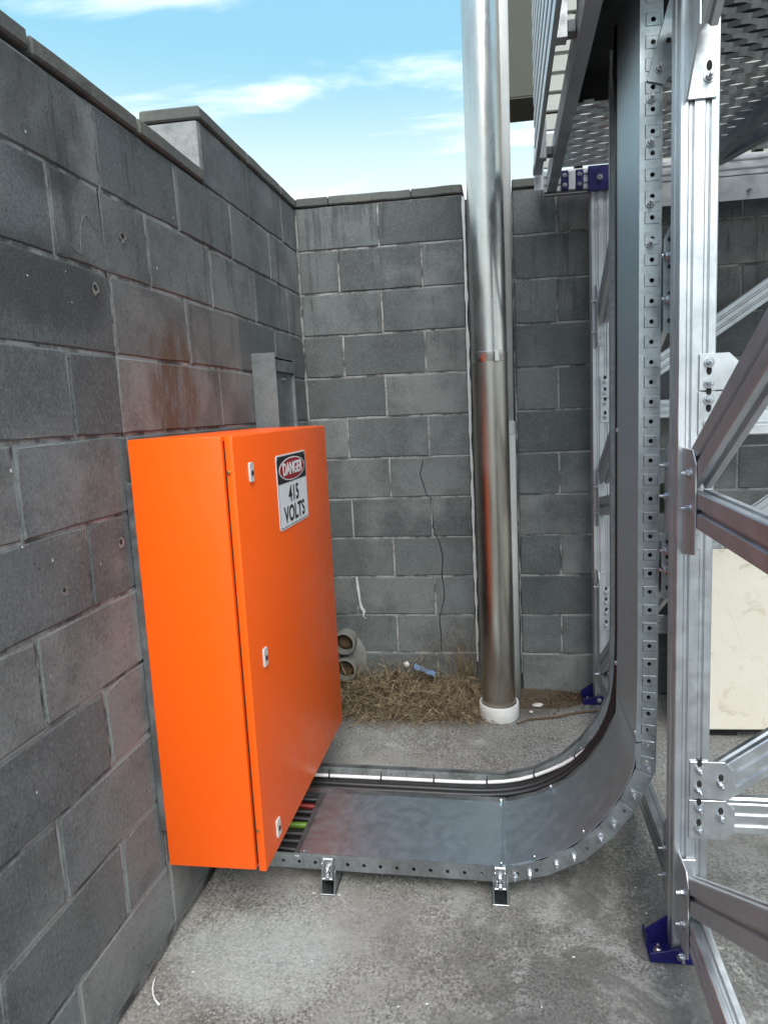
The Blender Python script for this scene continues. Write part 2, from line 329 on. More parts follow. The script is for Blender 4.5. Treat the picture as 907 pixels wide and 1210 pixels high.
# shared hexagon bolt: washer, nut and stud end, axis +z
def bolt_mesh(r=0.0085, stud=0.012):
    vs = []; fs = []
    def ring(rad, z, n, rot=0): 
        s0 = len(vs)
        for k in range(n): a = rot+2*math.pi*k/n; vs.append((rad*math.cos(a), rad*math.sin(a), z))
        return list(range(s0, s0+n))
    def side(a, b): 
        n = len(a)
        for k in range(n): fs.append((a[k], a[(k+1) % n], b[(k+1) % n], b[k]))
    a = ring(r*1.35, -0.003, 14); b = ring(r*1.35, 0.0022, 14); side(a, b); fs.append(tuple(b))
    c = ring(r, 0.002, 6); d = ring(r, 0.0085, 6); e = ring(r*0.84, 0.0097, 6); side(c, d); side(d, e); fs.append(tuple(e))
    g = ring(r*0.52, 0.009, 8); h = ring(r*0.52, 0.009+stud*0.85, 8); i = ring(r*0.4, 0.009+stud, 8); side(g, h); side(h, i); fs.append(tuple(i))
    return me('bolt', vs, fs, 'zinc')
BOLT = bolt_mesh(); BOLT_S = bolt_mesh(0.0065, 0.007)
def bolt(parent, origin, normal, small=False, name='bolt'):
    up = (0, 0, 1) if abs(Vector(normal).normalized().z) < 0.9 else (0, 1, 0)
    return ob(name, BOLT_S if small else BOLT, parent, frame_mtx(origin, normal, up) @ Matrix.Rotation(random.uniform(0, 1), 4, 'Z'))

# ------------------------------------------------------------------ ground and slab
bm = bmesh.new(); bmesh.ops.create_grid(bm, x_segments=2, y_segments=2, size=150)
for v in bm.verts: v.co.z = -0.035
struct(ob('ground', bm_me('ground', bm, 'soil')))
NX, NY = 90, 130
vs = []; fs = []
for j in range(NY+1):
    for i in range(NX+1):
        x = 0.013+(i/NX)**1.5*8.0; y = -0.006-(j/NY)**1.3*9.0
        if i == 0: x += 0.005*noise.noise(Vector((0, y*6, 2)))+0.004*noise.noise(Vector((0, y*23, 9)))
        z = 0.0025*noise.noise(Vector((x*2.3, y*2.3, 0)))-0.002
        vs.append((x, y, z))
for j in range(NY):
    for i in range(NX):
        a = j*(NX+1)+i; fs.append((a, a+NX+1, a+NX+2, a+1))
n0 = len(vs)
for j in range(NY+1): vs.append((vs[j*(NX+1)][0]+0.003, vs[j*(NX+1)][1], -0.034))
for j in range(NY): fs.append((j*(NX+1), n0+j, n0+j+1, (j+1)*(NX+1)))
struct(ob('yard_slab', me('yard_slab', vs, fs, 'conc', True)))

# ------------------------------------------------------------------ block walls
BM_CACHE = {}
def block_mesh(L, H=0.19, D=0.06, kind=0):
    key = (round(L, 3), round(H, 3), kind)
    if key in BM_CACHE: return BM_CACHE[key]
    r = random.Random(int(L*1000)*7+int(H*1000)*3+kind*101); c = 0.0035; nu, nv = (5 if L > 0.25 else 3), 3
    per = [(-1+2*i/nu, -1) for i in range(nu)]+[(1, -1+2*i/nv) for i in range(nv)]+[(1-2*i/nu, 1) for i in range(nu)]+[(-1, 1-2*i/nv) for i in range(nv)]
    # local: u along wall, v up, w outward (face at 0, ragged chamfer, back at -D)
    n = len(per); f = []; m = []; b = []
    for (u, v) in per:
        cc = c*r.uniform(0.5, 1.6); corner = abs(u) == 1 and abs(v) == 1
        if corner and r.random() < 0.35: cc *= 2.2
        ju, jv = r.uniform(-.0012, .0012), r.uniform(-.0012, .0012)
        f.append((u*(L/2)-(math.copysign(cc, u) if abs(u) == 1 else 0)+ju, v*(H/2)-(math.copysign(cc, v) if abs(v) == 1 else 0)+jv, r.uniform(-.0006, .0004)))
        m.append((u*L/2+ju, v*H/2+jv, -c*r.uniform(.7, 1.5))); b.append((u*L/2, v*H/2, -D))
    vs = f+m+b; fs = [tuple(range(n))]
    for i in range(n):
        k = (i+1) % n; fs += [(n+i, n+k, k, i), (2*n+i, 2*n+k, n+k, n+i)]
    BM_CACHE[key] = me('block', vs, fs, 'block'); return BM_CACHE[key]
def put_block(parent, axis, a0, a1, z0, joint=0.0085, face=0.0, height=0.2):
    """axis 'y': wall in plane x=face looking +x, spans y a0..a1; axis 'x': plane y=face looking -y"""
    L = a1-a0-joint; mesh = block_mesh(L, height-0.0085, kind=random.randrange(5)); c = (a0+a1)/2; zc = z0+height/2
    off = random.uniform(-0.0012, 0.0016); t = Matrix.Rotation(random.uniform(-0.0015, 0.0015), 4, 'Z')
    if axis == 'y': mt = frame_mtx((face+off, c, zc+random.uniform(-.0008, .0008)), (1, 0, 0))
    else: mt = frame_mtx((c, face-off, zc+random.uniform(-.0008, .0008)), (0, -1, 0))
    return ob('block', mesh, parent, mt @ t)
def strip_mesh(name, pts, width, th, axis, face, mat, jag=0.0):
    """thin ridge/groove line drawn on a wall: pts list of (a, z)"""
    vs = []; fs = []; n = len(pts); r = random.Random(3)
    for i, (a, z) in enumerate(pts):
        p = Vector(pts[max(i-1, 0)]); q = Vector(pts[min(i+1, n-1)]); t = (q-p).normalized(); nn = Vector((-t.y, t.x)); wd = width*(1+r.uniform(-jag, jag))
        for s in (-.5, .5):
            aa, zz = a+nn.x*wd*s, z+nn.y*wd*s
            vs.append((face+th, aa, zz) if axis == 'y' else (aa, face-th, zz))
        aa, zz = a, z
        vs.append((face+th+0.0006, aa, zz) if axis == 'y' else (aa, face-th-0.0006, zz))
    for i in range(n-1):
        fs += [(i*3, i*3+2, (i+1)*3+2, (i+1)*3), (i*3+2, i*3+1, (i+1)*3+1, (i+1)*3+2)]
    return me(name, vs, fs, mat)
def wobble_line(a0, z0, a1, z1, n, amp, seed=0):
    r = random.Random(seed); out = []
    for i in range(n+1):
        t = i/n; e = amp if 0 < i < n else 0; out.append((a0+(a1-a0)*t+r.uniform(-e, e), z0+(z1-z0)*t+r.uniform(-e, e)*0.4))
    return out

LW = thing('block_wall', (0, -1.8, 0), 'long grey concrete block wall with stepped top behind the orange cabinet', 'wall')
Y_END = -4.4
for row in range(12):
    z0 = row*0.2
    ys = [-0.4*k-(0.2 if row % 2 else 0.0) for k in range(0, 14)]
    ys = [0.0]+[y for y in ys if -0.01 > y > Y_END]+[Y_END]
    if row == 11: ys = [0.0, -0.2, -0.6, -1.0]
    for a, b in zip(ys, ys[1:]):
        if row % 2 and row < 11 and abs((a+b)/2+1.6) < 0.05:      # control joint runs through this block
            put_block(LW, 'y', -1.614, a, z0, 0.010); put_block(LW, 'y', b, -1.606, z0, 0.010)
        else: put_block(LW, 'y', b, a, z0)
ob('mortar_core', bm_me('mortar_core', box_bm(-0.195, -0.0042, Y_END, 0.19, -0.03, 2.198), 'mortar'), LW)
ob('mortar_core', bm_me('mortar_core', box_bm(-0.195, -0.0042, -0.995, 0.19, 2.1985, 2.4), 'mortar'), LW)
ob('step_face', bm_me('step_face', box_bm(-0.19, -0.008, -1.003, -0.97, 2.242, 2.4, 0.003), 'render'), LW)
def cap_piece(parent, axis, a0, a1, z0, th=0.04, front=0.008, back=-0.203):
    bm = box_bm(-1, 1, -1, 1, -1, 1)
    L = a1-a0
    bm = box_bm(0, L, back, front, 0, th, 0.005, 1)
    bmesh.ops.subdivide_edges(bm, edges=[e for e in bm.edges if abs((e.verts[0].co-e.verts[1].co).x) > 0.1], cuts=5)
    for v in bm.verts:
        v.co += Vector((0, 0.003*noise.noise(v.co*9+Vector((a0*7, 0, 0))), 0.003*noise.noise(v.co*8+Vector((3, a0*9, 1)))))
    m = bm_me('cap', bm, 'cap')
    tilt = random.uniform(-0.006, 0.006)
    if axis == 'y': mt = Matrix(((0, 1, 0, 0), (1, 0, 0, a0), (0, 0, 1, z0), (0, 0, 0, 1)))
    else: mt = Matrix(((1, 0, 0, a0), (0, -1, 0, 0), (0, 0, 1, z0), (0, 0, 0, 1)))
    ob('cap', m, parent, mt @ Matrix.Rotation(tilt, 4, 'X'))
for a, b in [(-1.0, -1.4), (-1.405, -1.811), (-1.818, -2.22), (-2.225, -2.63), (-2.635, -3.03), (-3.035, -3.43), (-3.435, -3.83), (-3.835, -4.39)]:
    cap_piece(LW, 'y', b, a-0.004, 2.2055+(0.006 if a == -1.818 else 0))
for a, b in [(0.19, -0.21), (-0.215, -0.60), (-0.605, -1.008)]: cap_piece(LW, 'y', b, a, 2.404)
# control joint: a dark open groove filled with crumbly sealant
ob('control_joint', strip_mesh('control_joint', wobble_line(-1.610, 0.0, -1.610, 2.0, 60, 0.0012, 4), 0.006, -0.0035, 'y', 0, 'crackm', 0.4), LW)
# chalk mark, drill holes, mortar smears
ob('chalk_mark', strip_mesh('chalk_mark', [(-1.745, 1.838), (-1.725, 1.828), (-1.708, 1.825), (-1.708, 1.85), (-1.704, 1.88), (-1.694, 1.903), (-1.684, 1.917), (-1.672, 1.921), (-1.66, 1.914), (-1.649, 1.902), (-1.64, 1.899)], 0.0026, 0.0016, 'y', 0, 'clay', 0.7), LW)
def drill_hole(parent, axis, a, z, r=0.007, halo='chalk'):
    pts = []
    for k in range(12):
        t = 2*math.pi*k/12; pts.append((math.cos(t)*r*random.uniform(.7, 1.3), math.sin(t)*r*random.uniform(.7, 1.3)))
    mt = frame_mtx((0.0012, a, z), (1, 0, 0)) if axis == 'y' else frame_mtx((a, -0.0012, z), (0, -1, 0))
    h = ob('drill_hole', me('drill_hole', [mt @ Vector((p[0], p[1], 0.0012)) for p in pts], [tuple(range(12))], 'hole'), parent)
    ob('chipped_rim', me('chipped_rim', [mt @ Vector((p[0]*random.uniform(1.5, 2.4)+.002, p[1]*random.uniform(1.5, 2.6)-.003, 0.0006)) for p in pts], [tuple(range(12))], 'clay'), h)
for a, z in [(-1.527, 1.909), (-1.668, 1.755), (-1.901, 1.074), (-1.673, 1.134)]: drill_hole(LW, 'y', a, z, random.uniform(.0045, .008))
for k in range(16):
    a, z = random.uniform(-2.1, -1.2), random.uniform(0.6, 2.1); r = random.uniform(.0015, .0035)
    if z < 1.45 and a > -1.7: continue
    mt = frame_mtx((0.0022, a, z), (1, 0, 0))
    ob('mortar_fleck', me('mortar_fleck', [mt @ Vector((math.cos(t*1.05)*r*random.uniform(.6, 1.4), math.sin(t*1.05)*r*random.uniform(.6, 1.8), 0)) for t in range(6)], [tuple(range(6))], 'chalk'), LW)

BW = thing('block_wall', (0.5, 0, 0), 'grey concrete block wall with capping behind the steel downpipe', 'wall')
for row in range(12):
    z0 = row*0.2; odd = row % 2
    xs = [0.004, 0.4, 0.8] if odd else [0.004, 0.2, 0.6, 0.8]
    for a, b in zip(xs, xs[1:]): put_block(BW, 'x', a, b, z0)
    xs = [1.022, 1.22]+[1.62+0.4*k for k in range(9)] if odd else [1.022]+[1.42+0.4*k for k in range(10)]
    for a, b in zip(xs, xs[1:]): put_block(BW, 'x', a, b, z0)
ob('mortar_core', bm_me('mortar_core', box_bm(-0.005, 0.796, 0.0042, 0.189, -0.03, 2.3995), 'mortar'), BW)
ob('mortar_core', bm_me('mortar_core', box_bm(1.026, 5.0, 0.0042, 0.189, -0.03, 2.3995), 'mortar'), BW)
box('recess_panel', BW, 'block', 0.797, 1.025, 0.05, 0.188, -0.03, 2.39)
for a, b in [(0.01, 0.165), (0.168, 0.56), (0.563, 0.80), (1.024, 1.415)]+[(1.42+0.4*k, 1.816+0.4*k) for k in range(8)]: cap_piece(BW, 'x', a, b, 2.403)
ob('sealant_bead', strip_mesh('sealant_bead', wobble_line(0.803, 0.16, 0.803, 2.39, 50, 0.0016, 9), 0.011, 0.004, 'x', 0, 'caulk', 0.5), BW)
ob('sealant_bead', strip_mesh('sealant_bead', wobble_line(1.021, 0.1, 1.021, 2.37, 50, 0.0016, 5), 0.006, 0.003, 'x', 0, 'mortar', 0.6), BW)
ob('sealant_bead', strip_mesh('sealant_bead', wobble_line(0.006, 0.2, 0.006, 2.39, 50, 0.002, 6), 0.005, 0.0015, 'x', 0, 'mortar', 0.7), BW)
ob('crack', strip_mesh('crack', [(0.569, 1.185), (0.560, 1.15), (0.549, 1.116), (0.565, 1.06), (0.578, 1.01), (0.597, 1.0), (0.603, 0.904), (0.604, 0.85), (0.613, 0.819), (0.630, 0.78), (0.646, 0.711), (0.643, 0.66), (0.638, 0.603), (0.645, 0.55), (0.647, 0.494), (0.63, 0.43), (0.617, 0.385), (0.622, 0.29), (0.619, 0.207)], 0.0042, 0.0022, 'x', 0, 'crackm', 0.5), BW)
ob('mortar_smear', strip_mesh('mortar_smear', [(0.203, 0.60), (0.207, 0.54), (0.213, 0.47), (0.219, 0.44), (0.232, 0.42), (0.226, 0.395), (0.24, 0.38)], 0.013, 0.0022, 'x', 0, 'chalk', 0.8), BW)

# ------------------------------------------------------------------ orange cabinet
CB = thing('electrical_cabinet', (0.16, -1.2, 0.215), 'orange steel electrical cabinet with danger sign fixed to the block wall', 'cabinet')
CY0, CY1, CZ0, CZ1 = -1.635, -0.770, 0.215, 1.387
bmb = box_bm(0.022, 0.2715, CY0, CY1, CZ0, CZ1, 0.004, 2); ob('body', bm_me('body', bmb, 'orange', True, 30), CB)
box('gasket', CB, 'signb', 0.2715, 0.2755, CY0+0.012, CY1-0.012, CZ0+0.012, CZ1-0.012)
# door: hinged at the far end, latch end a touch proud of the body
a_d = math.atan2(0.004, 0.86)
DM = Matrix.Translation((0.2755, CY1, 0)) @ Matrix.Rotation(a_d, 4, 'Z')
def dpt(x, y, z): return DM @ Vector((x, y, z))
bmd = box_bm(0, 0.022, -(CY1-CY0)-0.001, 0.0, CZ0-0.002, CZ1-0.001, 0.0035, 2); bmesh.ops.transform(bmd, matrix=DM, verts=bmd.verts)
DOOR = ob('door', bm_me('door', bmd, 'orange', True, 30), CB)
for z in (1.287, 0.779, 0.275):
    o = ob('latch', poly_plate('latch', [(-.011, -.026), (.011, -.026), (.0135, -.022), (.0135, .022), (.011, .026), (-.011, .026), (-.0135, .022), (-.0135, -.022)], 0.005, 'latch', frame_mtx(dpt(0.0222, -0.765, z), (1, 0, 0))), DOOR)
    ob('keyhole', poly_plate('keyhole', [(.0065*math.cos(t*.785), .0075*math.sin(t*.785)) for t in range(8)], 0.0025, 'signb', frame_mtx(dpt(0.0274, -0.765, z-0.002), (1, 0, 0))), DOOR)
for z in (1.298, 0.335):
    ob('earth_screw', lathe_me('earth_screw', [(0, 0.006), (.004, 0.005), (.005, 0.002), (.005, -0.004)], 'brass', 12), DOOR, frame_mtx(dpt(0.008, -0.867, z), (0, -1, 0)))
for y in (-1.58, -0.83):
    for z in (CZ0+0.05, CZ1-0.06): box('mounting_bracket', CB, 'galv', 0.0015, 0.0225, y-0.02, y+0.02, z-0.03, z+0.03, 0.002)
box('back_rail', CB, 'galv', 0.003, 0.0215, CY0+0.004, CY0+0.03, CZ0+0.10, CZ1-0.11, 0.0015)
# sign
SG0, SG1, SZ0, SZ1 = -1.339, -1.049, 1.088, 1.314
sgx = 0.0226
def rrect(w2, h2, r, n=5):
    out = []
    for cx, cy, a0 in ((w2-r, h2-r, 0), (-w2+r, h2-r, 90), (-w2+r, -h2+r, 180), (w2-r, -h2+r, 270)):
        for k in range(n+1): a = math.radians(a0+90*k/n); out.append((cx+r*math.cos(a), cy+r*math.sin(a)))
    return out
def sgm(dy=0.0, dz=0.0, off=0.0):
    yc = (SG0+SG1)/2; o = dpt(sgx+off, yc-CY1+dy, (SZ0+SZ1)/2+dz); return frame_mtx(o, DM.to_3x3() @ Vector((1, 0, 0)))
SW, SH = (SG1-SG0)/2, (SZ1-SZ0)/2
SIGN = ob('warning_sign', poly_plate('warning_sign', rrect(SW, SH, 0.012), 0.0015, 'signw', sgm(), 0.0003), CB)
def ell(a, b, n=40): return [(a*math.cos(2*math.pi*k/n), b*math.sin(2*math.pi*k/n)) for k in range(n)]
ob('black_panel', poly_plate('black_panel', rrect(SW-0.006, 0.0405, 0.007), 0.0006, 'signb', sgm(0, SH-0.0465, 0.0016), 0), SIGN)
ob('white_oval', poly_plate('white_oval', ell(0.127, 0.036), 0.0004, 'signw', sgm(0, SH-0.0475, 0.0024), 0), SIGN)
ob('red_oval', poly_plate('red_oval', ell(0.121, 0.0325), 0.0004, 'signr', sgm(0, SH-0.0475, 0.003), 0), SIGN)
ring = rrect(SW-0.0045, SH-0.0045, 0.009); ring2 = rrect(SW-0.0068, SH-0.0068, 0.007); k = len(ring); mt = sgm(0, 0, 0.0019)
ob('border_line', me('border_line', [mt @ Vector((a, b, 0)) for a, b in ring+ring2], [(i, (i+1) % k, k+(i+1) % k, k+i) for i in range(k)], 'signb'), SIGN)
def text_part(txt, size, mat, parent, mtx, bold=0.0, sx=1.0, extr=0.0003):
    cu = bpy.data.curves.new('lettering', 'FONT'); cu.body = txt; cu.size = size; cu.align_x = 'CENTER'; cu.align_y = 'CENTER'; cu.offset = bold; cu.extrude = extr; cu.space_character = 1.02
    to = bpy.data.objects.new('t', cu); COL.objects.link(to); dg = bpy.context.evaluated_depsgraph_get(); dg.update()
    m = bpy.data.meshes.new_from_object(to.evaluated_get(dg)); bpy.data.objects.remove(to)
    m.name = 'lettering'; m.materials.clear(); m.materials.append(X[mat]); m.transform(mtx @ Matrix.Scale(sx, 4, (1, 0, 0)))
    return ob('lettering', m, parent)
text_part('DANGER', 0.052, 'signw', SIGN, sgm(0, SH-0.048, 0.0040), 0.0012, 0.9)
text_part('415', 0.068, 'signb', SIGN, sgm(0.0, -0.014, 0.0022), 0.0014, 1.0)
text_part('VOLTS', 0.068, 'signb', SIGN, sgm(0, -0.074, 0.0022), 0.0014, 1.0)
for a, b in ((-SW+.012, SH-.012), (SW-.012, SH-.012), (-SW+.012, -SH+.012), (SW-.012, -SH+.012)):
    ob('rivet', lathe_me('rivet', [(0, .0016), (.0025, .001), (.003, 0)], 'zinc', 10), SIGN, sgm(a, b, 0.0018))

# grey steel wall box beyond the cabinet
DB = thing('steel_wall_box', (0.05, -0.58, 1.38), 'grey steel box with recessed lid on the wall above the orange cabinet', 'box')
y0, y1, xo = -0.70, -0.445, 0.098
box('back_panel', DB, 'galv_dark', 0.002, 0.006, y0, y1, 1.25, 1.672)
box('side_panel', DB, 'galv_dark', 0.006, xo, y0, y0+0.003, 1.25, 1.672, 0.0008); box('side_panel', DB, 'galv_dark', 0.006, xo-0.012, y1-0.003, y1, 1.25, 1.66, 0.0008)
box('lid', DB, 'galv_dark', xo-0.022, xo-0.018, y0+0.003, y1-0.003, 1.25, 1.600); box('top_flap', DB, 'galv_dark', xo-0.018, xo-0.004, y0+0.003, y1-0.003, 1.602, 1.648, 0.002)
box('lip', DB, 'galv', xo-0.018, xo-0.006, y1-0.018, y1-0.003, 1.25, 1.595, 0.001); box('top_panel', DB, 'galv_dark', 0.006, xo-0.004, y0+0.003, y1-0.003, 1.655, 1.660)
bolt(DB, (xo-0.018, -0.57, 1.575), (1, 0, 0), True, 'screw')

# ------------------------------------------------------------------ cable tray
CT = thing('cable_tray', (0.7, -1.2, 0), 'galvanised cable tray with flat cover bending from the floor up to the walkway', 'cable tray')
YF, YC, YD, YB = -1.42, -1.11, -1.085, -0.93             # front web, cover edge, divider, far web
ZT, ZB = 0.112, 0.060
INNER = [(0.04, 0.1165), (0.939, 0.103), (1.043, 0.131), (1.132, 0.178), (1.205, 0.248), (1.261, 0.329), (1.304, 0.425), (1.309, 0.70), (1.312, 2.0), (1.313, 2.50)]
def offset_poly(pts, d):
    out = []
    for i, p in enumerate(pts):
        p = Vector(p); ns = []
        if i > 0: t = (p-Vector(pts[i-1])).normalized(); ns.append(Vector((t.y, -t.x)))
        if i < len(pts)-1: t = (Vector(pts[i+1])-p).normalized(); ns.append(Vector((t.y, -t.x)))
        n = sum(ns, Vector((0, 0))).normalized(); out.append(p+n*(d/max(0.3, n.dot(ns[0]))))
    return out
def along(pts, d):
    """split polyline to segments list (p,q,len)"""
    return [(Vector(a), Vector(b)) for a, b in zip(pts, pts[1:])]
HD = 0.050
def web(name, yy, facing, seg_from, seg_to, mat, hole_every=0.05, holes=True, emb=0.0013):
    """perforated side rail following INNER between vertex indices; facing -1: looks to -y"""
    vs = []; fs = []
    def V(p, dy): vs.append((p.x, yy+facing*dy, p.y)); return len(vs)-1
    outer = offset_poly(INNER, HD)
    for k in range(seg_from, seg_to):
        a, b = Vector(INNER[k]), Vector(INNER[k+1]); A, Bq = outer[k], outer[k+1]
        L = (b-a).length; n = max(1, round(L/hole_every))
        for i in range(n):
            t0, t1 = i/n, (i+1)/n; g = 0.0
            P = [a.lerp(b, t0), a.lerp(b, t1), A.lerp(Bq, t1), A.lerp(Bq, t0)]
            c = (P[0]+P[1]+P[2]+P[3])/4; c = c+(P[2]-P[1]).normalized()*0.002
            u = (P[1]-P[0]).normalized(); v = (P[3]-P[0]).normalized()
            o = [V(q, 0) for q in P]
            hu, hv = 0.0135, 0.0165
            sq = [c-u*hu-v*hv, c+u*hu-v*hv, c+u*hu+v*hv, c-u*hu+v*hv]
            sl_ = [V(c+(q-c)*1.10, 0.0) for q in sq]; sr = [V(q, emb) for q in sq]
            for j in range(4):
                j2 = (j+1) % 4; fs.append((o[j], o[j2], sl_[j2], sl_[j])); fs.append((sl_[j], sl_[j2], sr[j2], sr[j]))
            if holes:
                R_ = 0.0058; ci = [V(c+(u*math.cos(math.radians(-135+30*q))+v*math.sin(math.radians(-135+30*q)))*R_, emb) for q in range(12)]
                cb = [V(c+(u*math.cos(math.radians(-135+30*q))+v*math.sin(math.radians(-135+30*q)))*R_, -0.002) for q in range(12)]
                for j in range(4):
                    q0 = j*3; fs.append((sr[j], sr[(j+1) % 4], ci[(q0+3) % 12], ci[(q0+2) % 12], ci[q0+1], ci[q0]))
                for q in range(12): fs.append((ci[q], ci[(q+1) % 12], cb[(q+1) % 12], cb[q]))
            else: fs.append(tuple(sr))
    m = me(name, vs, fs, mat)
    bm = bmesh.new(); bm.from_mesh(m); bmesh.ops.remove_doubles(bm, verts=bm.verts, dist=0.0001); bmesh.ops.recalc_face_normals(bm, faces=bm.faces)
    bm.to_mesh(m); bm.free(); return m
def ribbon(name, pts, y0, y1, mat, sharp=True):
    vs = []; fs = []
    for p in pts: vs += [(p[0], y0, p[1]), (p[0], y1, p[1])]
    for i in range(len(pts)-1): fs.append((2*i, 2*i+1, 2*i+3, 2*i+2))
    return me(name, vs, fs, mat)
def solid_ribbon(name, pts, th, y0, y1, mat):
    o = offset_poly(pts, th); vs = []; fs = []
    for p, q in zip(pts, o): vs += [(p[0], y0, p[1]), (p[0], y1, p[1]), (q[0], y1, q[1]), (q[0], y0, q[1])]
    n = len(pts)
    for i in range(n-1):
        for k in range(4): k2 = (k+1) % 4; fs.append((4*i+k, 4*i+k2, 4*(i+1)+k2, 4*(i+1)+k))
    fs += [(0, 1, 2, 3), (4*n-1, 4*n-2, 4*n-3, 4*n-4)]
    m = me(name, vs, fs, mat); bm = bmesh.new(); bm.from_mesh(m); bmesh.ops.recalc_face_normals(bm, faces=bm.faces); bm.to_mesh(m); bm.free(); return m
NV = len(INNER)
for nm, a, b in (('side_rail', 0, 1), ('bend_plate', 1, 3), ('bend_plate', 3, 4), ('bend_plate', 4, 6), ('side_rail', 6, NV-1)):
    ob(nm, web(nm, YF, -1, a, b, 'galv', 0.05 if nm == 'side_rail' else 0.053), CT)
    ob(nm, web(nm, YB, -1, a, b, 'galv_web', 0.05 if nm == 'side_rail' else 0.053, emb=0.0003), CT)
OUT = offset_poly(INNER, HD); OUTp = [tuple(p) for p in OUT]
for nm, yy0, yy1, mt_ in (('bottom_flange', YF+0.0005, YF+0.022, 'galv'), ('bottom_flange', YB-0.022, YB-0.0005, 'galv')):
    ob(nm, solid_ribbon(nm, OUTp, -0.002, yy0, yy1, mt_), CT)
ob('top_flange', solid_ribbon('top_flange', INNER, 0.002, YB-0.002, YB+0.016, 'galv'), CT)
ob('divider', solid_ribbon('divider', INNER, 0.045, YD-0.0012, YD+0.0012, 'galv'), CT)
ob('divider_flange', solid_ribbon('divider_flange', offset_poly(INNER, -0.001), 0.002, YD-0.022, YD+0.006, 'galv'), CT)
# cover sheets: flat lid, bend lid and riser lid, with turned-down lips over the side rail
def cover(pts, y0, y1):
    up = [tuple(p) for p in offset_poly(pts, -0.0035)]
    c = ob('cover', solid_ribbon('cover', up, 0.0016, y0, y1, 'cover'), CT)
    ob('lip', solid_ribbon('lip', up, 0.0125, y0-0.0018, y0-0.0002, 'galv'), c)
cover([(0.318, 0.1125), (0.934, 0.1034)], YF-0.003, YC)
def smooth_poly(pts, it=4):
    for _ in range(it):
        q = [pts[0]]
        for a, b in zip(pts, pts[1:]):
            a, b = Vector(a), Vector(b); q += [tuple(a.lerp(b, .25)), tuple(a.lerp(b, .75))]
        pts = q+[pts[-1]]
    return pts
bend = [(0.925, 0.1060)]+INNER[1:7]+[(1.3045, 0.50)]
upb = [tuple(p) for p in offset_poly(smooth_poly(bend, 3), -0.0055)]
bmesh_ = solid_ribbon('cover', upb, 0.0016, YF-0.003, YC, 'cover')
for p in bmesh_.polygons: p.use_smooth = True
bmesh_.set_sharp_from_angle(angle=math.radians(40))
bc = ob('cover', bmesh_, CT)
upl = [tuple(p) for p in offset_poly(bend, -0.0035)]
for a, b in zip(upl, upl[1:]): ob('lip', solid_ribbon('lip', [a, tuple(Vector(a).lerp(Vector(b), 0.985))], 0.0125, YF-0.0062, YF-0.0036, 'galv'), bc)
cover([(1.3035, 0.503), (1.308, 0.70), (1.311, 2.0), (1.312, 2.49)], YF-0.003, YC)
# bent-up end of the flat lid
ob('lid_end', me('lid_end', [(0.300, YF, 0.109), (0.318, YF, 0.1162), (0.318, YC, 0.1162), (0.292, YC, 0.109)], [(0, 1, 2, 3)], 'cover'), CT)
def pix_bolt(x, z, small=False): bolt(CT, (x, YF-0.002, z), (0, -1, 0), small)
for x, z in [(0.963, 0.075), (1.005, 0.083), (1.082, 0.121), (1.13, 0.145), (1.205, 0.21), (1.241, 0.252), (1.295, 0.344), (1.333, 0.424)]: pix_bolt(x, z)
for x, z in [(1.333, 1.815), (1.3335, 1.91), (1.334, 2.05)]: pix_bolt(x, z)
for x, z in [(1.02, 0.142), (1.158, 0.228), (1.298, 0.53), (0.925, 0.116), (0.335, 0.122)]:
    ob('cover_clip', bm_me('cover_clip', box_bm(x-.003, x+.003, YF-.009, YF+.003, z-.006, z+.006, 0.0015), 'zinc'), CT)
for x, z in [(0.925, 0.112), (1.09, 0.168), (1.3, 0.60), (1.306, 1.34)]:
    ob('cover_clip', bm_me('cover_clip', box_bm(x-.006, x+.002, YC-.006, YC+.006, z-.004, z+.008, 0.0015), 'zinc'), CT)
# rungs
for x in [0.1+0.25*k for k in range(4)]: box('rung', CT, 'galv_dark', x-.02, x+.02, YF+0.003, YB-0.003, 0.064, 0.076)
for z in [0.55+0.25*k for k in range(8)]: box('rung', CT, 'galv_dark', 1.340, 1.352, YF+0.003, YB-0.003, z-.02, z+.02)
# tilted rail piece at the head of the riser
hm = frame_mtx((1.352, YF-0.004, 2.20), (0, -1, 0), (0.28, 0, 0.96))
tp = ob('head_plate', poly_plate('head_plate', [(-.024, -.02), (.018, -.02), (.024, .0), (.024, .22), (-.024, .22)], 0.0025, 'galv', hm), CT)
bolt(CT, hm @ Vector((-.004, .012, .0025)), (0, -1, 0)); bolt(CT, (1.335, YF-0.002, 2.15), (0, -1, 0))
for vv in (0.075, 0.135): ob('slot_hole', lathe_me('slot_hole', [(0, .0032), (.0062, .0032), (.0062, .001)], 'hole', 12), CT, hm @ Matrix.Translation((0, vv, 0)))
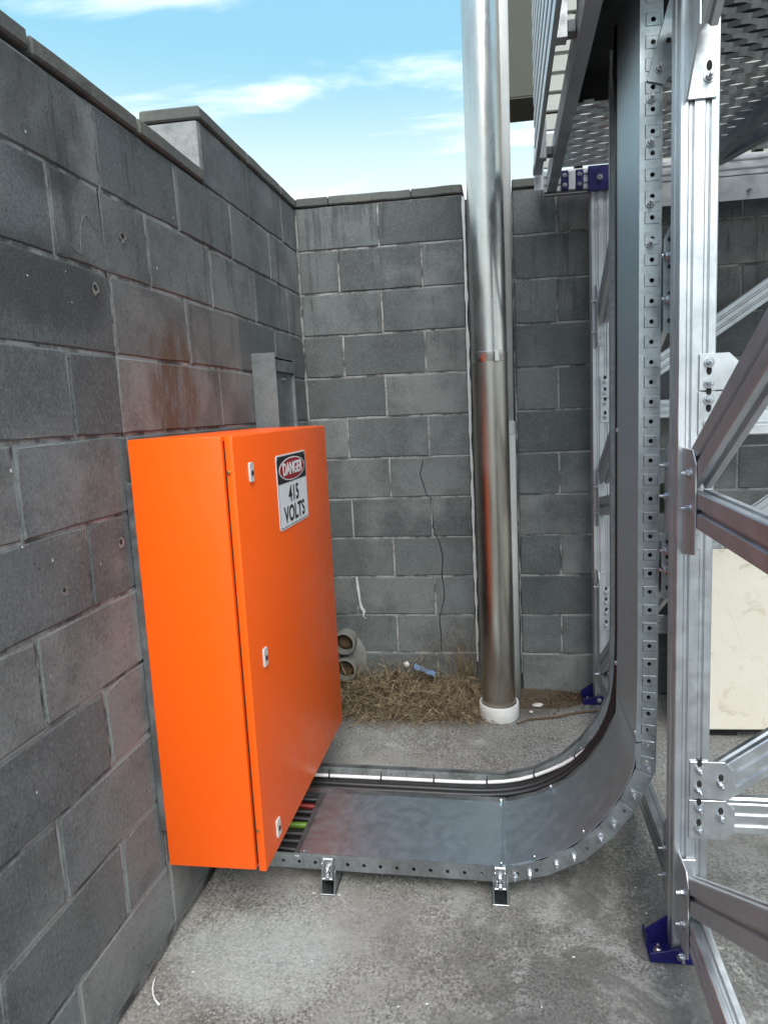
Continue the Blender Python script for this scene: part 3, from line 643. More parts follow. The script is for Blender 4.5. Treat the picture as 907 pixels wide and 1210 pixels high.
# feet under the front rail
def foot(x):
    r = ob('foot_bracket', bm_me('foot_bracket', box_bm(x-.024, x+.024, YF-.030, YF+.060, 0.0, 0.004, 0.001), 'galv'), CT)
    for s in (-1, 1):
        m = poly_plate('foot_wall', [(-.03, 0), (.055, 0), (.03, .062), (-.012, .062)], 0.003, 'galv', frame_mtx((x+s*.020-.0015, YF, 0.003), (1, 0, 0)))
        ob('foot_wall', m, r)
        ob('clamp_jaw', bm_me('clamp_jaw', box_bm(x+s*.014-.003, x+s*.014+.003, YF-.024, YF-.003, 0.043, 0.100, 0.002), 'zinc'), r)
    ob('clamp_plate', bm_me('clamp_plate', box_bm(x-.0165, x+.0165, YF-.0085, YF-.004, 0.048, 0.104, 0.002), 'zinc'), r)
    ob('clamp_saddle', bm_me('clamp_saddle', box_bm(x-.017, x+.017, YF-.026, YF-.004, 0.046, 0.052, 0.0015), 'zinc'), r)
    ob('bolt', BOLT, r, frame_mtx((x, YF-.0095, 0.073), (0, -1, 0)))
    ob('bolt', BOLT, r, frame_mtx((x, YF-.016, 0.053), (0, 0, 1), (0, 1, 0)))
foot(0.407); foot(0.921)
for x in (0.407, 0.921):
    box('rear_foot', CT, 'galv', x-.024, x+.024, YB-.05, YB+.02, 0.0, 0.005); box('rear_foot', CT, 'galv', x-.020, x+.020, YB-.02, YB-.004, 0.005, 0.062)
# brackets tying the riser to the front post
for z0, z1 in ((1.59, 1.84), (0.92, 1.10)):
    b = ob('stand_off_bracket', poly_plate('stand_off_bracket', [(0.003, 0), (.030, .0), (.030, z1-z0), (.018, z1-z0), (0.003, z1-z0-.03)], 0.003, 'galv', frame_mtx((1.353, -1.465, z0), (0, -1, 0)), 0.0005), CT)
    box('stand_off_bracket', CT, 'galv', 1.3635, 1.3665, -1.465, -1.40, z0+0.01, z1-0.04)
    for k in range(4): ob('slot_hole', lathe_me('slot_hole', [(0, .0042), (.0055, .0042), (.0055, .001)], 'hole', 10), CT, frame_mtx((1.370, -1.466, z0+0.03+k*(z1-z0-.06)/3), (0, -1, 0)))
    for z in (z0+0.08, z0+0.18 if z1-z0 > .2 else z0+.13): bolt(CT, (1.366, -1.475, z), (-0.9, -0.43, 0))

# cables lying in the far channel and under the lid
def tray_path(y, d, x0=0.06, yj=0.004, seed=1, top=2.4):
    r = random.Random(seed); base = offset_poly(INNER, d); pts = []
    for k, (a, b) in enumerate(zip(base, base[1:])):
        n = max(2, int((b-a).length/0.06))
        for i in range(n):
            p = a.lerp(b, i/n)
            if p.x < x0 or p.y > top: continue
            pts.append((p.x, y+r.uniform(-yj, yj), p.y+r.uniform(-.001, .001)))
    # soften the corners of the bend
    for _ in range(5):
        q = [pts[0]]
        for i in range(1, len(pts)-1): q.append(tuple((Vector(pts[i-1])+Vector(pts[i])*2+Vector(pts[i+1]))/4))
        pts = q+[pts[-1]]
    return pts
def cable(y, d, r, mat, label, seed, group=None, x0=0.06):
    o = ob('cable', tube_me('cable', tray_path(y, d, x0, 0.003, seed), r, mat, 8)); return tag(o, label, 'cable', group)
def sink(pts, y):
    out = []
    for (x, yy, z) in pts:
        t = min(1, max(0, (x-1.05)/0.25)) if z < 0.5 else 1.0
        t = t*t*(3-2*t); dx, dz = (0.030*t, -0.012*t*(1 if z < .45 else 0)); out.append((x+dx, yy, z+dz))
    return out
wp = sink(tray_path(-0.992, 0.003, 0.06, 0.002, 3), -1.0)
wc = tag(ob('cable', tube_me('cable', wp, 0.0065, 'white', 10)), 'white cable strapped along the open channel of the cable tray', 'cable')
acc = 0.0
for i in range(1, len(wp)):
    acc += (Vector(wp[i])-Vector(wp[i-1])).length
    if acc > 0.155 and wp[i][2] < 0.9:
        acc = 0; t = (Vector(wp[i])-Vector(wp[i-1])).normalized(); tm = tube_me('cable_tie', [Vector(wp[i])-t*.003, Vector(wp[i])+t*.003], 0.0080, 'rubber', 10)
        ob('cable_tie', tm, wc)
        ob('tie_tail', tube_me('tie_tail', [Vector(wp[i])+Vector((0, 0, .010)), Vector(wp[i])+Vector((.001, -.002, .026))], 0.0017, 'rubber', 6), wc)
for i, (y, d, r) in enumerate([(-1.027, 0.012, 0.011), (-1.052, 0.014, 0.0115), (-0.965, 0.036, 0.011), (-1.0, 0.032, 0.012), (-1.035, 0.036, 0.011), (-1.065, 0.034, 0.010)]):
    cable(y, d, r, 'rubber', 'black cable running beside the white one in the open tray channel', 20+i, 'black cables in the open tray channel')
for i, (y, mat, col) in enumerate([(-1.385, 'rubber', 0), (-1.35, 'rubber', 0), (-1.315, 'rubber', 0), (-1.27, 'green', 1), (-1.235, 'rubber', 0), (-1.20, 'rubber', 0), (-1.165, 'red', 2), (-1.13, 'rubber', 0)]):
    lab = ['black cable going under the flat tray cover below the cabinet', 'green cable going under the flat tray cover below the cabinet', 'red cable going under the flat tray cover below the cabinet'][col]
    r_ = random.Random(60+i)
    pts = [(0.16+r_.uniform(-.02, .02), y+r_.uniform(-.01, .01), 0.235), (0.19, y, 0.14), (0.23, y, 0.100), (0.32, y+r_.uniform(-.006, .006), 0.096), (0.5, y, 0.090), (0.85, y, 0.085)]
    pts += [p for p in tray_path(y, 0.030, 0.95, 0.004, 80+i)]
    o = ob('cable', tube_me('cable', pts, 0.0105, mat, 8)); tag(o, lab, 'cable', 'black cables under the tray cover' if col == 0 else None)

# ------------------------------------------------------------------ stainless downpipe, grey pipe, drain stubs
PX, PY = 0.908, -0.262
DP = thing('downpipe', (PX, PY, 0), 'stainless steel downpipe standing in a white plastic collar', 'pipe')
ob('lower_pipe', lathe_me('lower_pipe', [(0.074, 0.045), (0.0765, 0.045), (0.0765, 1.632), (0.074, 1.632)], 'ss2', 56, (PX, PY, 0)), DP)
ob('upper_pipe', lathe_me('upper_pipe', [(0.0745, 1.66), (0.0765, 1.66), (0.0765, 4.4), (0.074, 4.4)], 'ss', 56, (PX, PY, 0)), DP)
ob('joint_band', lathe_me('joint_band', [(0.0765, 1.618), (0.0782, 1.62), (0.0785, 1.66), (0.0765, 1.662)], 'ss', 56, (PX, PY, 0)), DP)
box('band_clamp', DP, 'ss', PX+0.022, PX+0.042, PY-0.0815, PY-0.07, 1.616, 1.664, 0.003)
ob('collar', lathe_me('collar', [(0.078, 0.004), (0.0895, 0.0), (0.0915, 0.004), (0.0915, 0.068), (0.0895, 0.072), (0.083, 0.072), (0.081, 0.068), (0.079, 0.05)], 'pvc', 56, (PX, PY, 0)), DP)
GP = thing('waste_pipe', (0.968, -0.085, 0), 'grey plastic pipe running up behind the steel downpipe', 'pipe')
ob('lower_pipe', tube_me('lower_pipe', [(0.960, -0.085, 0.0), (0.963, -0.085, 1.34)], 0.0515, 'pvcg', 28), GP)
ob('upper_pipe', tube_me('upper_pipe', [(0.960, -0.085, 1.30), (0.974, -0.085, 2.5), (0.985, -0.085, 4.4)], 0.0465, 'pvcg', 28), GP)
ob('socket', lathe_me('socket', [(0.052, -.05), (0.0545, -.048), (0.0545, .010), (0.047, .014)], 'pvcg', 28, (0.960, -0.085, 1.345)), GP)

DR = thing('drain_outlet', (0.13, -0.02, 0.1), 'pair of round grey drain pipe ends set in mortar low on the wall corner', 'drain')
def drain(cx, cz, r):
    m = frame_mtx((cx, -0.004, cz), (0, -1, 0))
    ob('pipe_end', lathe_me('pipe_end', [(r, 0.0), (r, 0.070), (r-.009, 0.072), (r-.010, 0.01), (r-.010, -0.06)], 'clay', 28), DR, m)
    ob('dark_bore', lathe_me('dark_bore', [(0, 0.030), ((r-.011)*.6, 0.034), (r-.010, 0.020)], 'root', 28), DR, m)
    rr = random.Random(int(cz*100)); vs = []; 
    for k in range(14): vs.append((cx+math.cos(k)*(r-.02)*rr.random(), -.02-.02*rr.random(), cz-(r-.016)+.03*rr.random()))
drain(0.133, 0.272, 0.058); drain(0.13, 0.132, 0.06)
bm = bmesh.new(); bmesh.ops.create_icosphere(bm, subdivisions=3, radius=1)
for v in bm.verts:
    n = noise.noise(v.co*2.2)*0.18; v.co = Vector((0.150+v.co.x*(0.082+n*.06), 0.002+v.co.y*0.020*(1+n), 0.17+v.co.z*(0.130+n*.1)))
ob('mortar_surround', bm_me('mortar_surround', bm, 'clay', True), DR)

# ------------------------------------------------------------------ aluminium frame and walkway
FR = thing('walkway_frame', (1.40, -0.85, 0), 'bolted silver aluminium frame on blue feet carrying a mesh walkway', 'frame')
def grooved(w2, d2, g=(), gw=0.006, gd=0.005):
    """rectangle profile with grooves at +/-g on the two w faces and one on each d face"""
    def edge(p, q, gs, L):
        p, q = Vector(p), Vector(q); t = (q-p).normalized(); nrm = Vector((-t.y, t.x)); out = [p]; mid = (p+q)/2
        for s in gs:
            a = mid+t*(s-gw/2); b = mid+t*(s+gw/2); out += [a, a+nrm*gd+t*gw*0.3, b+nrm*gd-t*gw*0.3, b]
        return out
    c = 0.0025; pts = []
    cs = [(-w2, -d2), (w2, -d2), (w2, d2), (-w2, d2)]
    for i in range(4):
        p, q = Vector(cs[i]), Vector(cs[(i+1) % 4]); t = (q-p).normalized()
        pts += edge(p+t*c, q-t*c, g if i % 2 == 0 else [0.0], (q-p).length); pts.append(q-t*c)
    out = []
    for p in pts:
        if not out or (p-out[-1]).length > 1e-5: out.append(p)
    return [(p.x, p.y) for p in out]
POSTP = grooved(0.041, 0.039, [-0.0175, 0.0175], 0.014, 0.006)
BRACEP = grooved(0.040, 0.022, [-0.015, 0.015], 0.013, 0.006)
SIDEP = grooved(0.041, 0.022, [0.0], 0.014, 0.010)
def post(x, y, z0, z1): return ob('post', extrude_path(POSTP, (x, y, z0), (x, y, z1), (1, 0, 0), 'alu', 'post'), FR)
def strut(name, p0, p1, wide, prof=BRACEP, mat='alu'): return ob(name, extrude_path(prof, p0, p1, wide, mat, name), FR)
XP, YP1, YP2, YP3 = 1.399, -1.561, -0.085, -3.05
for y in (YP1, YP2, YP3): post(XP, y, 0.006, 2.34)
for x in (2.62,):
    for y in (YP1, YP2, YP3): post(x, y, 0.006, 2.34)
# blue feet: base plate, front flange and slanted gussets
def blue_foot(x, y, front):
    yy = y-front*0.0455
    r = box('foot_base', FR, 'blue', x-.098, x+.045, yy-.004, y+.042, 0.0, 0.006, 0.001)
    ob('foot_flange', poly_plate('foot_flange', [(-.098, .004), (.045, .004), (.045, .044), (-.030, .044), (-.060, .034), (-.098, .026)], 0.005, 'blue', frame_mtx((x, yy, 0.0), (0, -1, 0))), r)
    ob('foot_gusset', poly_plate('foot_gusset', [(-.098, .005), (-.0425, .005), (-.0425, .088), (-.098, .046)], 0.005, 'blue', frame_mtx((x, y+.012, 0.0), (0, -1, 0))), r)
    ob('foot_cheek', poly_plate('foot_cheek', [(-.010, .005), (.048, .005), (.048, .027), (-.010, .044)], 0.004, 'blue', frame_mtx((x-.0985, y, 0.0), (1, 0, 0))), r)
    bolt(r, (x-.072, y-.018, 0.006), (0, 0, 1)); bolt(r, (x-.022, yy-.006, 0.024), (0, -1, 0))
blue_foot(XP, YP1, 1); blue_foot(XP, YP2, 1); blue_foot(2.62, YP1, 1); blue_foot(2.62, YP2, 1)
# side-bay bracing: angle plates on the post with struts running to the next posts
def angle_plate(y, z0, z1, reach, side, bz, mirror=False):
    """dark plate in the yz plane at the post's face; side -1 reaches toward -y"""
    x = 1.371
    yb = y
    out = [(0, 0), (reach, 0.02), (reach, z1-z0-.03), (reach*0.75, z1-z0), (0, z1-z0)]
    if side < 0: mt = Matrix(((0, 0, 1, x), (-1, 0, 0, yb), (0, 1, 0, z0), (0, 0, 0, 1)))
    else: mt = Matrix(((0, 0, -1, x+.004), (1, 0, 0, yb), (0, 1, 0, z0), (0, 0, 0, 1)))
    pl = ob('gusset_plate', poly_plate('gusset_plate', out, 0.004, 'alu_dull', mt), FR)
    fl = [(x+.003, yb-side*.0)]
    box_ = box_bm(x+.004, x+.040, min(yb+side*.0005, yb+side*.005), max(yb+side*.0005, yb+side*.005), z0+.012, z1-.012, 0.001)
    ob('flange', bm_me('flange', box_, 'alu_dull'), pl)
    for z in bz: bolt(pl, (x, yb+side*reach*0.62, z), (-1, 0, 0))
    for z in (z0+.05,): bolt(pl, (x+.026, yb+side*.0055, z), (0, side, 0), True)
    return pl
FY = YP1-0.0395
angle_plate(FY, 1.068, 1.318, 0.10, -1, (1.265, 1.186))
angle_plate(FY, 0.062, 0.300, 0.085, -1, (0.235, 0.150))
BY = YP1+0.0395
angle_plate(BY, 1.068, 1.318, 0.10, 1, (1.265, 1.186)); angle_plate(BY, 0.062, 0.30, 0.085, 1, (0.22, 0.14))
RY = YP2-0.0395
for z0, z1 in ((1.66, 1.93), (0.86, 1.12), (0.10, 0.66)): angle_plate(RY, z0, z1, 0.075, -1, (z0+.07, z1-.07))
XS = 1.398
def yz(name, y0, z0, y1, z1, mat='alu_dull', prof=SIDEP): 
    d = Vector((0, y1-y0, z1-z0)).normalized(); return strut(name, (XS, y0, z0), (XS, y1, z1), Vector((0, -d.z, d.y)), prof, mat)
yz('brace', FY-.035, 1.265, -2.95, 2.05)                   # rising toward the next post
yz('brace', FY-.045, 1.186, -3.0, 1.186)
yz('brace', FY-.02, 0.205, -2.95, 1.07)
yz('brace', FY-.02, 0.140, -3.0, 0.140, 'alu', BRACEP)
yz('brace', RY-.03, 1.10, BY+.03, 1.79); yz('brace', RY-.03, 0.96, BY+.045, 1.186); yz('brace', RY-.02, 0.20, BY+.03, 1.04); yz('brace', RY-.02, 0.14, BY+.02, 0.14, 'alu', BRACEP)
yz('brace', RY-.03, 1.80, -0.95, 2.27)
# front plane (x direction) struts with white clipped plates
def clip_plate(x0, x1, z0, z1, y, flip=1, bolts=()):
    w_, h_ = x1-x0, z1-z0; c = 0.022
    pts = [(0, 0), (w_-c, 0), (w_, c), (w_, h_-c), (w_-c, h_), (0, h_)]
    p = ob('joint_plate', poly_plate('joint_plate', pts, 0.004, 'alu', frame_mtx((x0, y, z0), (0, -1, 0))), FR)
    for bx, bz in bolts:
        bolt(p, (bx, y-.006, bz), (0, -1, 0))
        ob('slot_hole', poly_plate('slot_hole', [(.006*math.cos(t*.6283), .010*math.sin(t*.6283)) for t in range(10)], 0.0006, 'hole', frame_mtx((bx, y-.0042, bz+.018*flip), (0, -1, 0)), 0), p)
PF = FY-0.0008
clip_plate(1.394, 1.497, 0.452, 0.550, PF, 1, ((1.416, 0.528), (1.416, 0.474), (1.466, 0.492)))
clip_plate(1.393, 1.500, 0.346, 0.449, PF, 1, ((1.416, 0.427), (1.416, 0.372), (1.467, 0.405)))
clip_plate(1.403, 1.489, 1.446, 1.528, PF, -1, ((1.424, 1.508), (1.424, 1.462)))
clip_plate(1.402, 1.489, 1.345, 1.443, PF, -1, ((1.424, 1.425), (1.424, 1.372)))
YS = FY+0.0215
def xz(name, x0, z0, x1, z1, y, mat='alu'):
    d = Vector((x1-x0, 0, z1-z0)).normalized(); return strut(name, (x0, y, z0), (x1, y, z1), Vector((-d.z, 0, d.x)), BRACEP, mat)
xz('brace', 1.455, 0.475, 2.58, 1.30, YS); xz('brace', 1.455, 0.401, 2.578, 0.401, YS)
xz('brace', 1.45, 1.382, 2.578, 1.382, YS); None
# rear plane
RP = YP2-0.0400
clip_plate(1.392, 1.480, 1.445, 1.535, RP-.001, 1, ((1.412, 1.515), (1.412, 1.465))); clip_plate(1.392, 1.480, 1.335, 1.440, RP-.001, 1, ((1.412, 1.42), (1.412, 1.36)))
clip_plate(1.392, 1.480, 0.475, 0.573, RP-.001, 1, ((1.412, .55), (1.412, .50))); clip_plate(1.392, 1.480, 0.37, 0.470, RP-.001, 1, ((1.412, .45), (1.412, .39)))
YR = RP+0.023
xz('brace', 1.45, 1.445, 2.58, 2.20, YR); xz('brace', 1.45, 1.385, 2.578, 1.385, YR); xz('brace', 1.46, 0.45, 2.58, 1.28, YR); xz('brace', 1.46, 0.39, 2.578, 0.39, YR)
# head of front post: clip plate folded round the corner and knee brace
hmt = Matrix(((0, 0, 1, 1.367), (-1, 0, 0, FY), (0, 1, 0, 2.062), (0, 0, 0, 1)))
hp = ob('gusset_plate', poly_plate('gusset_plate', [(0, 0), (0.012, 0), (0.105, 0.10), (0.105, 0.27), (0, 0.27)], 0.004, 'alu', hmt), FR)
box('flange', hp, 'alu_dull', 1.372, 1.432, FY-.0055, FY-.0008, 2.064, 2.33, 0.001)
bolt(hp, (1.415, FY-.006, 2.105), (0, -1, 0)); bolt(hp, (1.366, FY-.06, 2.26), (-1, 0, 0))
ob('slot_hole', poly_plate('slot_hole', [(.006*math.cos(t*.6283), .011*math.sin(t*.6283)) for t in range(10)], 0.0006, 'hole', frame_mtx((1.415, FY-.0058, 2.128), (0, -1, 0)), 0), hp)
strut('brace', (1.396, FY-.03, 2.215), (1.396, -2.35, 2.70), Vector((0, 0.53, 0.85)), SIDEP, 'alu_dull')
# deck beams
ZBm = 2.382
def beam(name, p0, p1, wide=(0, 0, 1), prof=POSTP, mat='alu_dull'): return strut(name, p0, p1, wide, prof, mat)
beam('deck_beam', (1.16, -0.085, 2.381), (2.70, -0.085, 2.381))
box('edge_plate', FR, 'alu_dull', 1.44, 2.70, -0.130, -0.127, 2.24, 2.335, 0.001)
for x in (1.55, 2.0, 2.4): bolt(FR, (x, -0.131, 2.275), (0, -1, 0))
EB = [(-0.041, -0.02), (0.041, -0.02), (0.041, 0.02), (0.032, 0.02), (0.026, 0.013), (0.016, 0.013), (0.012, 0.02), (-0.012, 0.02), (-0.016, 0.013), (-0.026, 0.013), (-0.032, 0.02), (-0.041, 0.02)]
strut('edge_beam', (1.193, -1.80, 2.381), (1.193, -0.11, 2.381), (0, 0, 1), EB, 'alu')
beam('deck_beam', (1.245, YP1, 2.425), (4.2, YP1, 2.425)) if False else None
beam('deck_beam', (2.62, -1.80, 2.381), (2.62, -0.13, 2.381))
strut('deck_brace', (1.83, -0.18, 2.392), (1.97, -1.55, 2.392), (1, 0, 0), [(-.02, -.022), (.02, -.022), (.02, .022), (-.02, .022)], 'galv_dark')
strut('deck_brace', (1.86, -0.16, 2.395), (2.45, -1.75, 2.395), (1, 0, 0), [(-.02, -.02), (.02, -.02), (.02, .02), (-.02, .02)], 'galv_dark')
# blue connectors at the back corner
for x0, x1, z0, z1 in ((1.232, 1.262, 2.335, 2.415), (1.292, 1.325, 2.335, 2.415), (1.345, 1.440, 2.325, 2.425)):
    b = box('connector', FR, 'blue', x0, x1, -0.147, -0.1275, z0, z1, 0.002)
    for zz in ((z0+.02, z1-.02) if x1-x0 < .05 else ((z0+z1)/2+.0,)): bolt(b, ((x0+x1)/2, -0.148, zz), (0, -1, 0), x1-x0 < .05)
box('connector', FR, 'alu_dull', 1.262, 1.292, -0.150, -0.1275, 2.335, 2.41, 0.002)
box('edge_end_plate', FR, 'alu', 1.118, 1.160, -0.142, -0.139, 2.345, 2.53, 0.001)
bolt(FR, (1.148, -0.1425, 2.47), (0, -1, 0))
# ribbed side panel standing along the deck edge (each rib a course of the sheet)
vs = []; fs = []; nrib = 13; z0, pit = 2.352, 0.075
prof = []
for k in range(nrib):
    zb = z0+k*pit; prof += [(0.0, zb), (0.0, zb+.045), (0.010, zb+.050), (0.010, zb+pit-.005)]
for (dx, z) in prof: vs += [(1.108+dx, -1.80, z), (1.108+dx, -0.40, z)]
for i in range(len(prof)-1): fs.append((2*i, 2*i+1, 2*i+3, 2*i+2))
n0 = len(vs)
for (dx, z) in prof: vs += [(1.122, -1.80, z), (1.122, -0.40, z)]
for i in range(len(prof)-1): fs.append((n0+2*i, n0+2*i+2, n0+2*i+3, n0+2*i+1)); fs.append((2*i+1, n0+2*i+1, n0+2*i+3, 2*i+3))
fs.append((0, n0, n0+1, 1))
ob('side_panel', me('side_panel', vs, fs, 'alu'), FR)
for y in (-0.46, -1.3): box('panel_post', FR, 'alu_dull', 1.123, 1.150, y-.02, y+.02, 2.36, 3.3)
box('panel_clip', FR, 'galv', 1.112, 1.150, -0.40, -0.16, 2.40, 2.43, 0.003)
for y in (-1.3, -0.46): box('panel_clip', FR, 'galv_dark', 1.150, 1.1725, y-.02, y+.02, 2.37, 2.40, 0.002)
# expanded-metal deck
def expanded(x0, x1, y0, y1, z, skip):
    vs = []; fs = []; lw, sw = 0.104, 0.036; th, ww = 0.0025, 0.0155
    rows = int((y1-y0)/sw)
    tilt = math.radians(38)
    dyv = Vector((0, math.cos(tilt), -math.sin(tilt)))*ww/2; nv = Vector((0, math.sin(tilt), math.cos(tilt)))*th/2
    for r in range(rows):
        yb = y0+r*sw; n = int((x1-x0)/(lw/2)); pts = []
        for i in range(n+1):
            xx = x0+i*lw/2; s = 1 if (i+r) % 2 else -1
            for dx in (-0.011, 0.011): pts.append(Vector((xx+dx, yb+s*sw*0.30, z+s*0.002)))
        for p, q in zip(pts, pts[1:]):
            m_ = (p+q)/2
            if skip(m_.x, m_.y): continue
            k = len(vs)
            for e in (p, q): vs.extend([e-dyv-nv, e+dyv-nv, e+dyv+nv, e-dyv+nv])
            for a in range(4): b = (a+1) % 4; fs.append((k+a, k+b, k+4+b, k+4+a))
    return me('mesh_deck', vs, fs, 'galv_web')
dk = ob('mesh_deck', expanded(1.222, 2.66, -1.78, -0.11, 2.436, lambda x, y: x < 1.47 and y < -0.76), FR); dk['kind'] = 'stuff'

# dark equipment housing standing on the walkway, the tray runs up into it
EH = thing('equipment_housing', (1.9, -1.2, 2.46), 'black underside of equipment housing on the mesh walkway above the cable tray', 'housing')
box('base', EH, 'dark', 1.222, 2.62, -1.78, -0.74, 2.52, 2.60, 0.004)
box('casing', EH, 'dark', 1.235, 2.60, -1.76, -0.76, 2.60, 3.1, 0.004)
for x in (1.55, 2.5):
    for y in (-1.7, -0.82): box('support_foot', EH, 'dark', x-.05, x+.05, y-.05, y+.05, 2.442, 2.52)
box('skirt', EH, 'dark', 1.225, 1.232, -1.78, -0.74, 2.44, 2.52); box('skirt', EH, 'dark', 1.232, 1.47, -0.747, -0.74, 2.435, 2.52)
hc = tube_me('cable', [(1.325, -1.02, 2.52), (1.322, -1.0, 2.40), (1.330, -0.985, 2.30), (1.345, -0.98, 2.18)], 0.011, 'rubber', 8)
tag(ob('cable', hc), 'black cable hanging from the housing behind the riser of the cable tray', 'cable')

# ------------------------------------------------------------------ beyond the wall: slat screen and olive building
LS = thing('slat_screen', (1.6, 0.35, 0), 'pale horizontal slat screen standing behind the block wall', 'screen')
for k in range(18):
    z = 2.5+k*0.0877
    ob('slat', bm_me('slat', box_bm(1.16, 3.2, 0.325, 0.345, z, z+0.072, 0.002), 'slat'), LS)
for x in (1.36, 2.2, 3.1): box('screen_post', LS, 'dark', x-.02, x+.02, 0.346, 0.39, 0.0, 4.1)
OB = thing('building', (3.5, 5, 0), 'olive clad building with an overhanging upper storey beyond the wall', 'building')
for k in range(2): box('fascia_sheet', OB, 'olive', 0.92, 9.0, 3.985, 4.0, 4.49+k*1.5, 4.49+k*1.5+1.494, 0.003)
box('upper_storey', OB, 'olive', 0.94, 9.0, 4.001, 4.55, 4.50, 7.5); box('lower_wall', OB, 'slat', 2.6, 9.0, 4.3, 9.0, -0.03, 4.499); box('soffit', OB, 'olive', 0.93, 9.0, 3.99, 4.55, 4.475, 4.489)

# ------------------------------------------------------------------ cream slab leaning on the back wall
CS = thing('leaning_slab', (2.2, -0.3, 0), 'cream stone slab propped on edge against the dark block wall', 'slab')
ob('slab', poly_plate('slab', [(-.03, 0), (1.6, 0.03), (1.6, .79), (-.03, .765)], 0.022, 'slab', frame_mtx((1.70, -0.415, 0.032), (0, -0.93, 0.36)), 0.003), CS)
for x in (1.85, 2.7): box('stone_packer', CS, 'hole', x-.06, x+.06, -0.40, -0.31, 0.0, 0.030, 0.002)

# ------------------------------------------------------------------ straw heap, litter and small things
def ribbon_blades(seed, count, gen, name, mat='straw'):
    r = random.Random(seed); vs = []; fs = []
    for _ in range(count):
        p, d, L, wd, curl, droop = gen(r); seg = 5; side = d.cross(Vector((r.uniform(-1, 1), r.uniform(-1, 1), 1))).normalized(); s0 = len(vs); q = Vector(p); dd = Vector(d)
        for i in range(seg+1):
            t = i/seg; ww = wd*(1-t*0.75)
            vs += [q-side*ww/2, q+side*ww/2]
            dd = (dd+Vector((r.uniform(-1, 1), r.uniform(-1, 1), r.uniform(-1, 1)))*curl+Vector((0, 0, -droop))).normalized(); q = q+dd*L/seg
            if q.z < 0.004: q.z = 0.004; dd.z = abs(dd.z)*0.3
            if q.y > -0.006: q.y = -0.006
        for i in range(seg): a = s0+2*i; fs.append((a, a+1, a+3, a+2))
    return me(name, vs, fs, mat)
def heap_h(x, y):
    t = max(0.0, 1-((x-0.44)/0.42)**2)*max(0.0, 1-((y+0.02)/0.30)**2)
    return 0.155*t**0.9*(0.75+0.5*noise.noise(Vector((x*6, y*6, 1))))
def g_heap(r):
    while True:
        x, y = r.uniform(0.06, 0.84), r.uniform(-0.33, -0.01); h = heap_h(x, y)
        if h > 0.004 or r.random() < 0.06: break
    a = r.uniform(0, 2*math.pi); el = r.gauss(0.2, 0.42)
    return Vector((x, y, max(.004, h*r.uniform(0.55, 1.0)))), Vector((math.cos(a)*math.cos(el), math.sin(a)*math.cos(el)*.7, math.sin(el))).normalized(), r.uniform(0.06, 0.28), r.choice((.0012, .0016, .002, .003, .0055)), 0.32, 0.12
def g_tuft(r):
    x = r.gauss(0.745, 0.028); a = r.uniform(0, 2*math.pi); L = r.uniform(0.14, 0.42)
    return Vector((x, r.uniform(-.10, -.015), 0.02)), Vector((math.cos(a)*.22-.05, math.sin(a)*.15, 1)).normalized(), L, r.uniform(.0016, .0035), 0.20, r.uniform(0.0, 0.14)
def g_front(r):
    x = r.uniform(0.66, 0.80); a = r.uniform(math.pi*1.1, math.pi*1.9)
    return Vector((x, r.uniform(-.22, -.08), r.uniform(.03, .13))), Vector((math.cos(a), math.sin(a), 0.1)).normalized(), r.uniform(.08, .2), r.uniform(.0015, .004), 0.25, 0.22
tf = ob('straw_heap', ribbon_blades(5, 3200, g_heap, 'straw_heap')); tag(tf, 'heap of dry straw and dead grass along the foot of the wall', 'straw'); tf['kind'] = 'stuff'
def g_leaf(r):
    p, d, L, wd, cu, dr = g_heap(r); return p+Vector((0, -.004, .004)), d, r.uniform(.02, .07), r.uniform(.006, .016), .3, .15
tf = ob('dead_leaves', ribbon_blades(15, 260, g_leaf, 'dead_leaves', 'root')); tag(tf, 'brown dead leaves mixed through the straw at the wall foot', 'leaves'); tf['kind'] = 'stuff'
tf = ob('dead_grass', ribbon_blades(8, 130, g_tuft, 'dead_grass')); tag(tf, 'wispy upright dead grass stalks beside the steel downpipe', 'grass'); tf['kind'] = 'stuff'
tf = ob('straw_fringe', ribbon_blades(9, 220, g_front, 'straw_fringe')); tag(tf, 'loose straw spilling onto the concrete near the white collar', 'straw'); tf['kind'] = 'stuff'
# mound of soil beneath the straw
vs = []; fs = []; nx, ny = 44, 18
for j in range(ny+1):
    for i in range(nx+1):
        x = 0.02+0.84*i/nx; y = -0.34+0.335*j/ny; vs.append((x, y, heap_h(x, y)*0.72-0.004+0.006*noise.noise(Vector((x*25, y*25, 0)))))
for j in range(ny):
    for i in range(nx): a = j*(nx+1)+i; fs.append((a, a+1, a+nx+2, a+nx+1))
struct(ob('soil_mound', me('soil_mound', vs, fs, 'soil', True)))
def crumple(name, c, sx, sy, sz, mat, seed, sub=2):
    bm = bmesh.new(); bmesh.ops.create_icosphere(bm, subdivisions=sub, radius=1); r = random.Random(seed)
    for v in bm.verts:
        n = noise.noise(v.co*2.1+Vector((seed*3.1, 0, 0))); v.co = Vector((v.co.x*sx*(1+n*.5), v.co.y*sy*(1+n*.4), v.co.z*sz*(1+n*.6)))
    m = bm_me(name, bm, mat); mt = Matrix.Translation(c) @ Matrix.Rotation(r.uniform(-.6, .6), 4, 'Y') @ Matrix.Rotation(r.uniform(-1, 1), 4, 'Z'); return ob(name, m, None, mt)
